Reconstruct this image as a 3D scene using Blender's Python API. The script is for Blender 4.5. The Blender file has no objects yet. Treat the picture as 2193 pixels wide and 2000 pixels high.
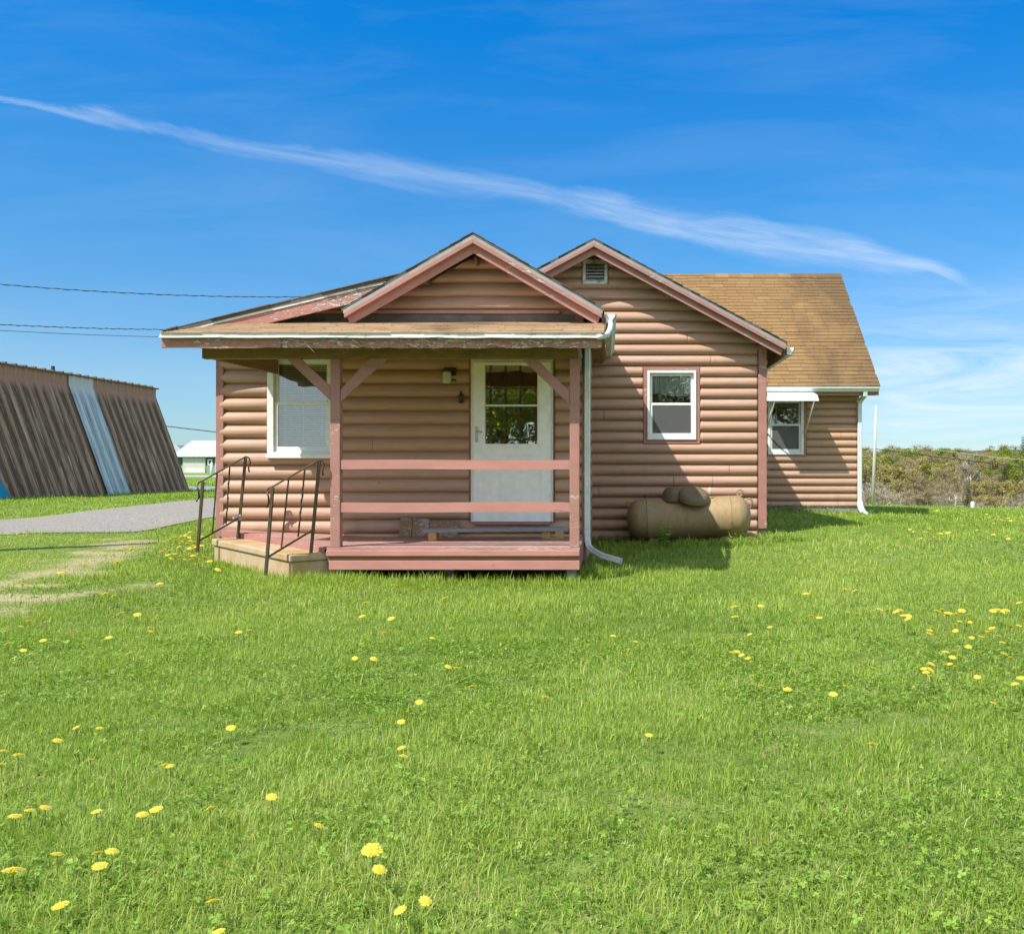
import bpy, math, random
import numpy as np
from mathutils import Vector

SKY_SAT=1.0; SKY_HUE=0; SKY_STR=0.10; CLOUD=(5.4,5.9,6.4); SUN_E=3.9; EXPO=.78; FILL_F=.70; FILL_C=(7.2,7.6,7.9)
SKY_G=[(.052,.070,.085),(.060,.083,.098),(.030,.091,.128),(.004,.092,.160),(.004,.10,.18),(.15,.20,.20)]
random.seed(7)
RNG = np.random.default_rng(11)
C = bpy.context.scene.collection

# ------------------------------------------------------------------ survey
F, CX, CY, EYE = 1866.0, 1300.0, 1012.0, 1.10      # focal length and principal point of the survey photo, eye height
def X(px, Y): return (px - CX) / F * Y
def Z(py, Y): return EYE + (CY - py) / F * Y
def W(px, py, Y): return (X(px, Y), Y, Z(py, Y))
PORCH, POST, ROOM, WING = 10.3, 8.8, 12.8, 18.3     # distances of the main house planes from the viewpoint

SUN_DIR = Vector((0.566, 0.54, -1.0)).normalized()

# ------------------------------------------------------------------ terrain
_cp = [  # X, Y, height relative to the eye
 (0,1.5,-1.02),(-2,3,-1.03),(2,3,-1.03),(-3,5,-1.05),(3,5,-1.06),(0,6,-1.06),(-1.5,8.6,-1.13),(-.4,8.7,-1.14),(-2.5,8.5,-1.10),(-3.1,8.3,-1.07),
 (-4.4,9.4,-0.99),(-1.5,10.3,-1.07),(0.2,10,-1.07),(1.4,9.6,-1.12),(2.2,11.2,-1.0),(1.5,12.5,-1.0),(.6,12.2,-1.02),(2.4,12.7,-.87),
 (4.5,9,-1.08),(3.5,15,-.82),(3.6,18.1,-.76),(5.3,18.1,-.84),(6.5,15,-.92),(7.2,19.3,-.97),(6.2,19.5,-.93),(9.5,15,-.92),(9.5,20,-.96),(8.5,23,-1.03),
 (7.2,24,-.97),(7.5,21.5,-.97),(6.0,22,-.95),(12,24,-1.15),(8,31,-1.7),(14,36,-2.9),(12,50,-4.2),(24,60,-5.2),(30,90,-6.6),(45,120,-7.2),(60,150,-7.0),(40,150,-7.0),
 (60,165,-6.2),(85,165,-6.2),(60,200,-5.3),(95,200,-5.3),(75,245,-4.4),(115,245,-4.4),(95,300,-2.2),(150,300,-2.2),(120,385,0.3),(190,385,0.3),
 (-5.6,9,-.95),(-6.5,11.5,-.9),(-8,12,-.86),(-9,14,-.8),(-9,17,-.74),(-9.6,20,-.68),(-11,24,-.63),(-13.4,28,-.62),(-14.2,20,-.62),
 (-12,14,-.76),(-15,33,-.62),(-18,40,-.55),(-27,60,-.46),(-45,100,-.25),(-62,130,-.03),(-70,150,.2),(-5,8,-.99),(-6,6,-1.0),
 (0,-3,-1.02),(0,-12,-1.0),(0,-40,-.9),(-20,-20,-.9),(20,-20,-1.0),(20,5,-1.1),(-20,5,-.9),(0,26,-.8),(0,45,-1.6),(-5,80,-2.5),
 (0,140,-4),(-10,250,0),(-100,300,2),(-60,400,1),(30,400,0),(14,14,-.95),
]
_cp = np.array(_cp, float)
def _uv(x, y):
    s = np.maximum(y, 0) + 4.0
    return x / s * 1.0, np.log(np.maximum(y + 14.0, 1.0)) * 1.25
_cu, _cv = _uv(_cp[:,0], _cp[:,1])
def ground(x, y):
    x = np.asarray(x, float); y = np.asarray(y, float)
    shp = np.broadcast(x, y).shape
    xx = np.broadcast_to(x, shp).ravel(); yy = np.broadcast_to(y, shp).ravel()
    out = np.empty(xx.size)
    for i in range(0, xx.size, 20000):
        u, v = _uv(xx[i:i+20000], yy[i:i+20000])
        d2 = (u[:,None]-_cu)**2 + (v[:,None]-_cv)**2
        w = np.exp(-d2/(2*0.055**2)) + 1e-4/(0.02+d2)**2*1e-2
        out[i:i+20000] = (w*_cp[:,2]).sum(1)/w.sum(1)
    return (out + EYE).reshape(shp)
def gz(x, y): return float(ground(x, y))
def hit(px, py, h=0.0, y0=1.2, y1=200.0):
    """where the sight line through a survey pixel meets the ground (plus h)"""
    ys = np.geomspace(y0, y1, 900)
    xs = (px-CX)/F*ys; zs = EYE+(CY-py)/F*ys
    g = ground(xs, ys)+h
    k = np.argmax(zs <= g)
    if k == 0: k = len(ys)-1
    return float(xs[k]), float(ys[k]), float(g[k]-h)

def wob(x, y, s, k=0):
    """cheap smooth noise, about -1..1"""
    r = np.random.default_rng(100+k)
    out = np.zeros(np.broadcast(x, y).shape)
    for i in range(7):
        a = r.uniform(0, 6.28); f = s*r.uniform(.6, 1.9); p = r.uniform(0, 6.28)
        out = out + np.sin((np.cos(a)*x+np.sin(a)*y)*f + p + 1.3*np.sin((np.sin(a)*x-np.cos(a)*y)*f*.7+p*2))
    return out/3.2

# ------------------------------------------------------------------ objects
ORI = {}
def tag(o, label=None, cat=None, group=None, kind=None):
    if label: o['label'] = label
    if cat: o['category'] = cat
    if group: o['group'] = group
    if kind: o['kind'] = kind
    return o
def thing(name, loc, label, cat, group=None):
    o = bpy.data.objects.new(name, None); C.objects.link(o)
    o.location = loc; o.empty_display_size = .2; ORI[o.name] = Vector(loc)
    return tag(o, label, cat, group)
def link_mesh(name, me, mat, parent=None, origin=None):
    o = bpy.data.objects.new(name, me); C.objects.link(o)
    if mat: me.materials.append(mat)
    if parent is not None:
        o.parent = parent; ORI[o.name] = ORI[parent.name].copy()
    else:
        o.location = origin or (0,0,0); ORI[o.name] = Vector(origin or (0,0,0))
    return o

class MB:
    def __init__(s): s.v=[]; s.f=[]; s.sm=[]; s.t=[]
    def add(s, vs, fs, smooth=False, tint=0.5):
        b=len(s.v); s.v+= [tuple(p) for p in vs]; s.t += [tint]*len(vs)
        for f in fs: s.f.append(tuple(b+i for i in f)); s.sm.append(smooth)
        return s
    def box(s, x0,x1,y0,y1,z0,z1, tint=.5):
        vs=[(x,y,z) for z in (z0,z1) for y in (y0,y1) for x in (x0,x1)]
        return s.add(vs,[(0,2,3,1),(4,5,7,6),(0,1,5,4),(2,6,7,3),(0,4,6,2),(1,3,7,5)],tint=tint)
    def hexa(s, lo, hi, tint=.5):
        """lo, hi: four corners each, same winding"""
        return s.add(list(lo)+list(hi),[(3,2,1,0),(4,5,6,7)]+[(i,(i+1)%4,4+(i+1)%4,4+i) for i in range(4)],tint=tint)
    def prism(s, pts, d0, d1, axis='y', tint=.5):
        """polygon in the plane across axis, extruded from d0 to d1"""
        def m(a,b,d): return {'y':(a,d,b),'x':(d,a,b),'z':(a,b,d)}[axis]
        n=len(pts)
        vs=[m(a,b,d0) for a,b in pts]+[m(a,b,d1) for a,b in pts]
        return s.add(vs,[tuple(range(n)),tuple(range(2*n-1,n-1,-1))]+[(i,i+n,(i+1)%n+n,(i+1)%n) for i in range(n)],tint=tint)
    def ring(s, x0,x1,z0,z1,w,y0,y1,wb=None,wt=None):
        wb=w if wb is None else wb; wt=w if wt is None else wt
        s.box(x0,x1,y0,y1,z0,z0+wb); s.box(x0,x1,y0,y1,z1-wt,z1)
        s.box(x0,x0+w,y0,y1,z0+wb,z1-wt); s.box(x1-w,x1,y0,y1,z0+wb,z1-wt); return s
    def tube(s, path, r, n=8, caps=True, tint=.5, up=(0,0,1), flat=None):
        path=[Vector(p) for p in path]; rs=r if isinstance(r,(list,tuple)) else [r]*len(path)
        b=[]; k=len(path)
        for i,p in enumerate(path):
            d=(path[min(i+1,k-1)]-path[max(i-1,0)]).normalized()
            u=Vector(up)
            if abs(d.dot(u))>.95: u=Vector((1,0,0))
            a=d.cross(u).normalized(); c=a.cross(d).normalized()
            for j in range(n):
                t=2*math.pi*(j+.5)/n
                fa,fc=(1,1) if not flat else flat
                b.append(p+a*math.cos(t)*rs[i]*fa+c*math.sin(t)*rs[i]*fc)
        fs=[]
        for i in range(k-1):
            for j in range(n):
                fs.append((i*n+j,i*n+(j+1)%n,(i+1)*n+(j+1)%n,(i+1)*n+j))
        if caps: fs.append(tuple(range(n-1,-1,-1))); fs.append(tuple((k-1)*n+j for j in range(n)))
        return s.add(b,fs,smooth=n>5,tint=tint)
    def rev(s, prof, origin, axis=(0,0,1), n=24, tint=.5, squash=(1,1)):
        """surface of revolution: prof = [(r, along axis)]"""
        ax=Vector(axis).normalized(); u=Vector((0,1,0)) if abs(ax.y)<.9 else Vector((0,0,1))
        a=ax.cross(u).normalized(); c=a.cross(ax); o=Vector(origin); vs=[]
        for r,h in prof:
            for j in range(n):
                t=2*math.pi*j/n; vs.append(o+ax*h+a*math.cos(t)*r*squash[0]+c*math.sin(t)*r*squash[1])
        fs=[(i*n+j,i*n+(j+1)%n,(i+1)*n+(j+1)%n,(i+1)*n+j) for i in range(len(prof)-1) for j in range(n)]
        fs.append(tuple(range(n-1,-1,-1))); fs.append(tuple((len(prof)-1)*n+j for j in range(n)))
        return s.add(vs,fs,smooth=True,tint=tint)
    def mesh(s, name, off):
        me=bpy.data.meshes.new(name)
        me.from_pydata([(a-off[0],b-off[1],c-off[2]) for a,b,c in s.v],[],s.f)
        me.polygons.foreach_set('use_smooth', s.sm)
        at=me.attributes.new('tint','FLOAT','POINT'); at.data.foreach_set('value', s.t)
        me.update(); return me
    def build(s, name, mat, parent=None, bevel=0, origin=None, fix=True):
        if parent is not None: off=ORI[parent.name]
        else: off=Vector(origin) if origin is not None else Vector((0,0,0))
        me=s.mesh(name, off)
        if fix:
            import bmesh
            bm=bmesh.new(); bm.from_mesh(me); bmesh.ops.recalc_face_normals(bm, faces=bm.faces); bm.to_mesh(me); bm.free()
        o=link_mesh(name, me, mat, parent, origin)
        if bevel:
            b=o.modifiers.new('soft_edges','BEVEL'); b.width=bevel; b.segments=2; b.limit_method='ANGLE'; b.angle_limit=.7
            b.harden_normals=False
        return o

def np_mesh(name, verts, quads=None, tris=None, tint=None, smooth=False):
    me=bpy.data.meshes.new(name); n=len(verts)
    me.vertices.add(n); me.vertices.foreach_set('co', np.ascontiguousarray(verts, np.float32).ravel())
    parts=[]; starts=[]; pos=0
    if quads is not None and len(quads):
        parts.append(quads.ravel()); starts.append(pos+np.arange(len(quads))*4); pos+=quads.size
    if tris is not None and len(tris):
        parts.append(tris.ravel()); starts.append(pos+np.arange(len(tris))*3); pos+=tris.size
    L=np.concatenate(parts).astype(np.int32); S=np.concatenate(starts).astype(np.int32)
    me.loops.add(len(L)); me.loops.foreach_set('vertex_index', L)
    me.polygons.add(len(S)); me.polygons.foreach_set('loop_start', S)
    me.polygons.foreach_set('use_smooth', np.full(len(S), smooth))
    if tint is not None:
        a=me.attributes.new('tint','FLOAT','POINT'); a.data.foreach_set('value', np.ascontiguousarray(tint, np.float32))
    me.update(calc_edges=True); me.validate(); return me

# ------------------------------------------------------------------ materials
class NT:
    def __init__(s, name):
        s.m=bpy.data.materials.new(name); s.m.use_nodes=True; s.t=s.m.node_tree; s.t.nodes.clear()
        s.out=s.n('ShaderNodeOutputMaterial')
    def n(s, ty, **kw):
        d=s.t.nodes.new(ty)
        for k,v in kw.items(): setattr(d,k,v)
        return d
    def l(s, a, b): s.t.links.new(a,b)
    def pos(s): return s.n('ShaderNodeNewGeometry').outputs['Position']
    def objc(s): return s.n('ShaderNodeTexCoord').outputs['Object']
    def noise(s, vec, scale=(1,1,1), sc=1.0, detail=6, rough=.55, dist=0, loc=(0,0,0), rot=(0,0,0)):
        mp=s.n('ShaderNodeMapping'); mp.inputs['Scale'].default_value=scale; mp.inputs['Location'].default_value=loc
        mp.inputs['Rotation'].default_value=rot; s.l(vec,mp.inputs['Vector'])
        t=s.n('ShaderNodeTexNoise'); t.inputs['Scale'].default_value=sc; t.inputs['Detail'].default_value=detail
        t.inputs['Roughness'].default_value=rough; t.inputs['Distortion'].default_value=dist
        s.l(mp.outputs[0],t.inputs['Vector']); return t.outputs['Fac']
    def ramp(s, fac, stops, interp='LINEAR'):
        r=s.n('ShaderNodeValToRGB'); e=r.color_ramp.elements; r.color_ramp.interpolation=interp
        while len(e)<len(stops): e.new(.5)
        for i,(p,c) in enumerate(stops):
            e[i].position=p; e[i].color=(*c,1) if len(c)==3 else c
        s.l(fac,r.inputs[0]); return r.outputs['Color']
    def rampf(s, fac, a, b):
        r=s.n('ShaderNodeMapRange'); r.clamp=True; r.inputs[1].default_value=a; r.inputs[2].default_value=b; s.l(fac,r.inputs[0]); return r.outputs[0]
    def mix(s, fac, a, b, bt='MIX'):
        m=s.n('ShaderNodeMix', data_type='RGBA', blend_type=bt)
        for sock,val in ((m.inputs[0],fac),(m.inputs[6],a),(m.inputs[7],b)):
            if hasattr(val,'node'): s.l(val,sock)
            elif isinstance(val,(tuple,list)): sock.default_value=(*val,1) if len(val)==3 else val
            else: sock.default_value=val
        return m.outputs[2]
    def math(s, op, a, b=0.0, clamp=False):
        m=s.n('ShaderNodeMath', operation=op); m.use_clamp=clamp
        for i,v in enumerate((a,b)):
            if hasattr(v,'node'): s.l(v,m.inputs[i])
            else: m.inputs[i].default_value=v
        return m.outputs[0]
    def attr(s, name='tint'): return s.n('ShaderNodeAttribute', attribute_name=name).outputs['Fac']
    def bsdf(s, col, rough=.7, metal=0, spec=.4, bump=None, bs=.3, bd=.01):
        p=s.n('ShaderNodeBsdfPrincipled')
        if hasattr(col,'node'): s.l(col,p.inputs['Base Color'])
        else: p.inputs['Base Color'].default_value=(*col,1)
        if hasattr(rough,'node'): s.l(rough,p.inputs['Roughness'])
        else: p.inputs['Roughness'].default_value=rough
        p.inputs['Metallic'].default_value=metal; p.inputs['Specular IOR Level'].default_value=spec
        if bump is not None:
            b=s.n('ShaderNodeBump'); b.inputs['Strength'].default_value=bs; b.inputs['Distance'].default_value=bd
            s.l(bump,b.inputs['Height']); s.l(b.outputs[0],p.inputs['Normal'])
        return p
    def done(s, sh): s.l(sh.outputs[0] if not hasattr(sh,'node') else sh, s.out.inputs['Surface']); return s.m

def M(name, c1, c2=None, sc=4, scale=(1,1,1), rough=.7, metal=0, spec=.35, bs=.15, bd=.004, lo=.35, hi=.65):
    t=NT(name); p=t.pos(); f=t.noise(p,scale,sc,8,.6)
    c2=c2 or tuple(v*.8 for v in c1)
    col=t.ramp(f,[(lo,c1),(hi,c2)])
    fine=t.noise(p,scale,sc*7,4,.6)
    col=t.mix(.35,col,t.ramp(fine,[(.3,tuple(v*.72 for v in c1)),(.7,tuple(min(1,v*1.2) for v in c1))]))
    return t.done(t.bsdf(col,rough,metal,spec,fine,bs,bd))

def mk_siding():
    t=NT('siding_paint'); p=t.pos()
    sx=t.n('ShaderNodeSeparateXYZ'); t.l(p,sx.inputs[0])
    k=t.math('FLOOR',t.math('DIVIDE',sx.outputs[2],.16)); wn=t.n('ShaderNodeTexWhiteNoise',noise_dimensions='1D'); t.l(k,wn.inputs['W'])
    base=t.ramp(wn.outputs['Value'],[(0,(.435,.27,.195)),(.5,(.475,.298,.22)),(1,(.515,.33,.253))])
    grain=t.noise(p,(1.2,1.2,26),3,8,.65,.4)
    col=t.mix(t.rampf(grain,.42,.75),base,(.345,.21,.14))
    blot=t.noise(p,(1,1,2),.9,5,.55)
    col=t.mix(t.math('MULTIPLY',t.rampf(blot,.42,.68),.75),col,(.455,.275,.17))
    spots=t.n('ShaderNodeTexVoronoi'); spots.inputs['Scale'].default_value=2.3; t.l(p,spots.inputs['Vector'])
    knot=t.rampf(spots.outputs['Distance'],.035,.02)
    col=t.mix(t.math('MULTIPLY',knot,.55),col,(.16,.09,.06))
    wear=t.noise(p,(2,2,14),6,9,.7)
    col=t.mix(t.math('MULTIPLY',t.rampf(wear,.61,.70),.55),col,(.58,.44,.36))
    sp=t.noise(p,(1.6,1.6,.7),2.5,7,.65); dirt=t.math('MULTIPLY',t.rampf(sx.outputs[2],EYE-.25,EYE-.95),t.rampf(sp,.40,.62))
    col=t.mix(t.math('MULTIPLY',dirt,.55),col,(.20,.145,.09))
    h=t.math('ADD',grain,t.math('MULTIPLY',knot,-.5))
    return t.done(t.bsdf(col,.55,0,.35,h,.35,.004))
def mk_peel(name, paint, bare, lo, hi, sc=(3,3,14), n=4, wood=(.20,.15,.11)):
    t=NT(name); p=t.pos()
    f=t.noise(p,sc,n,10,.68,.6); g=t.noise(p,(sc[0]*2,sc[1]*2,sc[2]*1.6),n*1.7,8,.7,.3)
    big=t.noise(p,(1,1,1),1.1,3,.5)
    f2=t.math('ADD',f,t.math('MULTIPLY',t.math('SUBTRACT',big,.5),.5))
    a=t.rampf(f2,lo,hi)
    worn=t.mix(t.rampf(g,.48,.58),bare,wood)
    vary=t.noise(p,(1,1,3),2.5,5)
    col=t.mix(a,t.mix(t.rampf(vary,.3,.7),paint,tuple(v*.82 for v in paint)),worn)
    h=t.math('SUBTRACT',t.math('MULTIPLY',g,.25),a)
    return t.done(t.bsdf(col,.72,0,.25,h,.8,.006))
def mk_shingle(name, cols, stain):
    t=NT(name); p=t.pos(); a=t.attr()
    col=t.ramp(a,[(i/(len(cols)-1),c) for i,c in enumerate(cols)])
    gr=t.noise(p,(1,1,1),90,3,.6); col=t.mix(t.math('MULTIPLY',t.rampf(gr,.35,.75),.4),col,tuple(v*.55 for v in cols[1]))
    st=t.noise(p,(.9,.5,.35),1.2,8,.62,.3)
    sx=t.n('ShaderNodeSeparateXYZ'); t.l(p,sx.inputs[0])
    edge=t.rampf(sx.outputs[0],stain[0],stain[1])
    amt=t.math('MULTIPLY',t.rampf(t.math('ADD',st,t.math('MULTIPLY',edge,.30)),.52,.76),.82)
    col=t.mix(amt,col,(.13,.085,.045))
    return t.done(t.bsdf(col,.9,0,.15,gr,.5,.004))
def mk_glass(name, refl=.10, rough=0.0, tint=(.93,.97,.96)):
    t=NT(name); tr=t.n('ShaderNodeBsdfTransparent'); tr.inputs[0].default_value=(*tint,1)
    gl=t.n('ShaderNodeBsdfGlossy'); gl.inputs['Roughness'].default_value=rough; gl.inputs['Color'].default_value=(1,1,1,1)
    p=t.pos(); w=t.noise(p,(1,1,1),3.2,2,.5); b=t.n('ShaderNodeBump'); b.inputs['Strength'].default_value=.05; b.inputs['Distance'].default_value=.05
    t.l(w,b.inputs['Height']); t.l(b.outputs[0],gl.inputs['Normal'])
    fr=t.n('ShaderNodeFresnel'); fr.inputs[0].default_value=1.5
    fac=t.math('ADD',fr.outputs[0],refl,True)
    m=t.n('ShaderNodeMixShader'); t.l(fac,m.inputs[0]); t.l(tr.outputs[0],m.inputs[1]); t.l(gl.outputs[0],m.inputs[2])
    return t.done(m.outputs[0])
def mk_screen():
    t=NT('insect_screen_mesh'); tr=t.n('ShaderNodeBsdfTransparent'); d=t.n('ShaderNodeBsdfDiffuse'); d.inputs[0].default_value=(.17,.17,.165,1)
    m=t.n('ShaderNodeMixShader'); m.inputs[0].default_value=.5; t.l(tr.outputs[0],m.inputs[1]); t.l(d.outputs[0],m.inputs[2])
    return t.done(m.outputs[0])
def mk_leaf(name, stops, trans=.35, rough=.55, patch=None):
    t=NT(name); col=t.ramp(t.attr(),stops)
    if patch:
        p=t.pos(); f=t.noise(p,(1,1,0),patch[0],5,.6); col=t.mix(t.math('MULTIPLY',t.rampf(f,.42,.68),patch[1]),col,patch[2])
    p=t.bsdf(col,rough,0,.3)
    tl=t.n('ShaderNodeBsdfTranslucent'); t.l(t.mix(1.0,col,(1.0,1.0,.55),'MULTIPLY'),tl.inputs[0])
    m=t.n('ShaderNodeMixShader'); m.inputs[0].default_value=trans; t.l(p.outputs[0],m.inputs[1]); t.l(tl.outputs[0],m.inputs[2])
    return t.done(m.outputs[0])

m_siding=mk_siding()
SAL=(.41,.205,.17)
m_trim=mk_peel('salmon_trim_paint',SAL,(.62,.50,.42),.62,.70,(2,2,9),3,(.30,.20,.15))
m_trimw=mk_peel('peeling_salmon_paint',(.42,.19,.155),(.66,.60,.54),.52,.60,(3,3,13),4)
m_trimr=mk_peel('rough_peeling_salmon_paint',(.42,.195,.155),(.66,.56,.48),.50,.57,(3,3,11),4,(.13,.085,.06))
m_rail=mk_peel('salmon_rail_paint',(.48,.23,.195),(.42,.30,.23),.68,.74,(2,2,10),3,(.25,.13,.10))
m_deck=mk_peel('worn_deck_paint',(.46,.245,.205),(.52,.38,.29),.50,.64,(1.5,9,9),3,(.34,.22,.16))
m_white=M('white_trim_paint',(.78,.79,.77),(.70,.71,.69),3,(1,1,1),.45,0,.4,.05)
m_vinyl=M('window_vinyl',(.80,.81,.80),(.74,.76,.75),2,(1,1,1),.35,0,.45,.03)
m_door=M('door_paint',(.89,.90,.88),(.86,.87,.86),1.5,(1,1,1),.35,0,.45,.02)
m_gutter=mk_peel('weathered_gutter_enamel',(.66,.69,.68),(.40,.42,.40),.58,.70,(2,2,6),4,(.22,.23,.20))
m_drip=M('grey_drip_edge',(.36,.37,.37),(.22,.23,.22),5,(1,1,1),.45,.2,.4,.1)
m_metal=M('white_downspout_enamel',(.70,.74,.74),(.62,.66,.66),3,(1,1,1),.35,.1,.5,.05)
m_soffit=M('weathered_beam_wood',(.26,.155,.075),(.17,.10,.05),5,(1,1,8),.8)
m_beam=M('dark_stained_beam',(.27,.165,.075),(.13,.085,.042),3,(1.5,1,4),.75)
m_ceil=M('porch_ceiling_board',(.64,.43,.22),(.54,.35,.17),3,(8,1,1),.7)
m_felt=M('grey_flashing_felt',(.13,.11,.10),(.24,.20,.17),5,(1,1,1),.9)
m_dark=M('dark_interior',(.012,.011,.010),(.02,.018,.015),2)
m_iron=M('rusty_wrought_iron',(.085,.07,.05),(.16,.10,.055),7,(1,1,1),.5,.5,.4,.3)
m_conc=None
def mk_conc():
    t=NT('stained_concrete'); p=t.pos()
    f=t.noise(p,(1,1,1),7,9,.65); g=t.noise(p,(1,1,1),60,4,.6); s=t.noise(p,(1.5,1.5,.6),2.2,6,.6)
    col=t.ramp(f,[(.3,(.40,.30,.18)),(.55,(.46,.36,.235)),(.75,(.33,.24,.135))])
    col=t.mix(t.math('MULTIPLY',t.rampf(s,.44,.62),.8),col,(.40,.24,.075))
    return t.done(t.bsdf(col,.9,0,.2,g,.4,.004))
m_conc=mk_conc()
m_plank=M('grey_weathered_plank',(.30,.31,.32),(.20,.205,.215),3,(1,14,14),.85,0,.2,.4)
m_lumber=M('new_lumber_block',(.50,.31,.13),(.40,.22,.08),5,(4,4,10),.8)
m_mullion=M('door_grille_wood',(.17,.085,.042),(.12,.06,.03),5)
m_brass=M('lamp_bronze',(.06,.045,.03),(.09,.06,.035),9,(1,1,1),.45,.5)
m_jar=M('frosted_lamp_glass',(.52,.52,.42),(.45,.45,.36),6,(1,1,1),.25,0,.5,.02)
m_nickel=M('satin_handle',(.52,.50,.44),(.42,.38,.30),12,(1,1,1),.35,.7)
m_blind=M('blind_slat',(.84,.86,.84),(.80,.82,.80),3,(1,1,1),.5)
m_curtain=M('sheer_curtain',(.50,.53,.52),(.40,.43,.42),3,(5,1,1),.9)
m_glass=mk_glass('window_glass',.08)
m_doorglass=mk_glass('storm_door_glass',.0,0.0,(.93,.95,.93)); m_inner=mk_glass('inner_door_panes',.42,0.0,(.5,.5,.48))
m_screen=mk_screen()
m_vent=mk_peel('peeling_vent_paint',(.68,.68,.62),(.36,.32,.26),.54,.62,(2,2,5),6)
m_shingle=mk_shingle('tan_asphalt_shingles',[(.235,.14,.062),(.26,.157,.068),(.28,.172,.076),(.315,.20,.092)],(3.9,5.6))
m_shingle2=mk_shingle('pale_tan_shingles',[(.42,.29,.18),(.48,.34,.21),(.52,.37,.24),(.36,.24,.14)],(99,100))
m_roofdk=M('old_shingle_edge',(.10,.085,.07),(.17,.14,.11),8,(1,1,1),.9)

# ------------------------------------------------------------------ siding builder
PITCH=.1605
_PROF=[(0,-.002),(.025,.003),(.07,.026),(.14,.046),(.27,.060),(.44,.065),(.60,.060),(.76,.046),(.88,.029),(.955,.011),(1,-.002)]
def profile(ta,tb):
    def at(t):
        for (a,da),(b,db) in zip(_PROF,_PROF[1:]):
            if a<=t<=b: return da+(db-da)*(t-a)/(b-a)
        return _PROF[-1][1]
    ts=[ta]+[t for t,_ in _PROF if ta+.005<t<tb-.005]+[tb]
    return [(t,at(t)) for t in ts]
def siding(mb, T, u0, u1, z0, z1, zg, holes=(), lim=None, joints=.3, rs=0):
    """log courses on a wall; T(u, out, z) -> point; zg = height of one groove; holes = (u0,u1,z0,z1); lim(z) -> (u0,u1)"""
    R=random.Random(rs)
    k0=math.floor((z0-zg)/PITCH); k1=math.ceil((z1-zg)/PITCH)
    for k in range(k0,k1):
        a=zg+k*PITCH; b=a+PITCH
        cuts={max(a,z0),min(b,z1)}
        for h in holes:
            for zz in h[2:4]:
                if max(a,z0)<zz<min(b,z1): cuts.add(zz)
        cuts=sorted(cuts)
        jit=R.uniform(-.0015,.0015)
        js=[R.uniform(u0,u1) for _ in range(2) if R.random()<joints]
        for c0,c1 in zip(cuts,cuts[1:]):
            if c1-c0<.006: continue
            zm=(c0+c1)/2
            if lim: lo0,hi0=lim(c0); lo1,hi1=lim(c1)
            else: lo0=lo1=u0; hi0=hi1=u1
            if hi0-lo0<.03: continue
            segs=[(lo0,hi0)]
            for h in holes:
                if h[2]<zm<h[3]:
                    ns=[]
                    for s0,s1 in segs:
                        if h[1]<=s0 or h[0]>=s1: ns.append((s0,s1))
                        else:
                            if h[0]>s0: ns.append((s0,h[0]))
                            if h[1]<s1: ns.append((h[1],s1))
                    segs=ns
            for j in js:
                ns=[]
                for s0,s1 in segs:
                    if s0+.15<j<s1-.15: ns+= [(s0,j-.0015),(j+.0015,s1)]
                    else: ns.append((s0,s1))
                segs=ns
            pr=profile((c0-a)/PITCH,(c1-a)/PITCH)
            for s0,s1 in segs:
                if s1-s0<.02: continue
                def e(s,full):      # follows a sloping gable edge
                    return s
                jl=any(abs(s0-j)<.003 for j in js); jr=any(abs(s1-j)<.003 for j in js)
                st=[(0,.9 if jl else .3),(.006,.97 if jl else .72),(.016,.99 if jl else .92),(.035,1)]
                en=[(-.035,1),(-.016,.99 if jr else .92),(-.006,.97 if jr else .72),(0,.9 if jr else .3)]
                cols=[(s0+d,q) for d,q in st]+[(s1+d,q) for d,q in en]
                vs=[];n=len(pr)
                for (u,q) in cols:
                    for t,d in pr:
                        uu=u
                        if lim and abs(s0-lo0)<1e-6 and u<s0+.05: uu=u+(lo1-lo0)*((t*PITCH+a-c0)/(c1-c0))
                        if lim and abs(s1-hi0)<1e-6 and u>s1-.05: uu=u+(hi1-hi0)*((t*PITCH+a-c0)/(c1-c0))
                        vs.append(T(uu,d*q+jit,a+t*PITCH))
                fs=[(i*n+j,(i+1)*n+j,(i+1)*n+j+1,i*n+j+1) for i in range(len(cols)-1) for j in range(n-1)]
                fs.append(tuple(range(n))); fs.append(tuple((len(cols)-1)*n+j for j in range(n-1,-1,-1)))
                mb.add(vs,fs,True)
def sheath(mb, T, u0,u1,z0,z1, holes=(), d0=-.09, d1=-.003):
    us=sorted({u0,u1,*[min(max(v,u0),u1) for h in holes for v in h[:2]]}); zs=sorted({z0,z1,*[min(max(v,z0),z1) for h in holes for v in h[2:]]})
    for a,b in zip(us,us[1:]):
        for c,d in zip(zs,zs[1:]):
            if b-a<1e-4 or d-c<1e-4: continue
            um,zm=(a+b)/2,(c+d)/2
            if any(h[0]<um<h[1] and h[2]<zm<h[3] for h in holes): continue
            mb.hexa([T(a,d0,c),T(b,d0,c),T(b,d0,d),T(a,d0,d)],[T(a,d1,c),T(b,d1,c),T(b,d1,d),T(a,d1,d)])
def TF(Y): return lambda u,d,z: (u,Y-d,z)          # wall facing the viewer
def TR(Xw): return lambda u,d,z: (Xw+d,u,z)        # wall facing right
def TL(Xw): return lambda u,d,z: (Xw-d,u,z)        # wall facing left

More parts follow.
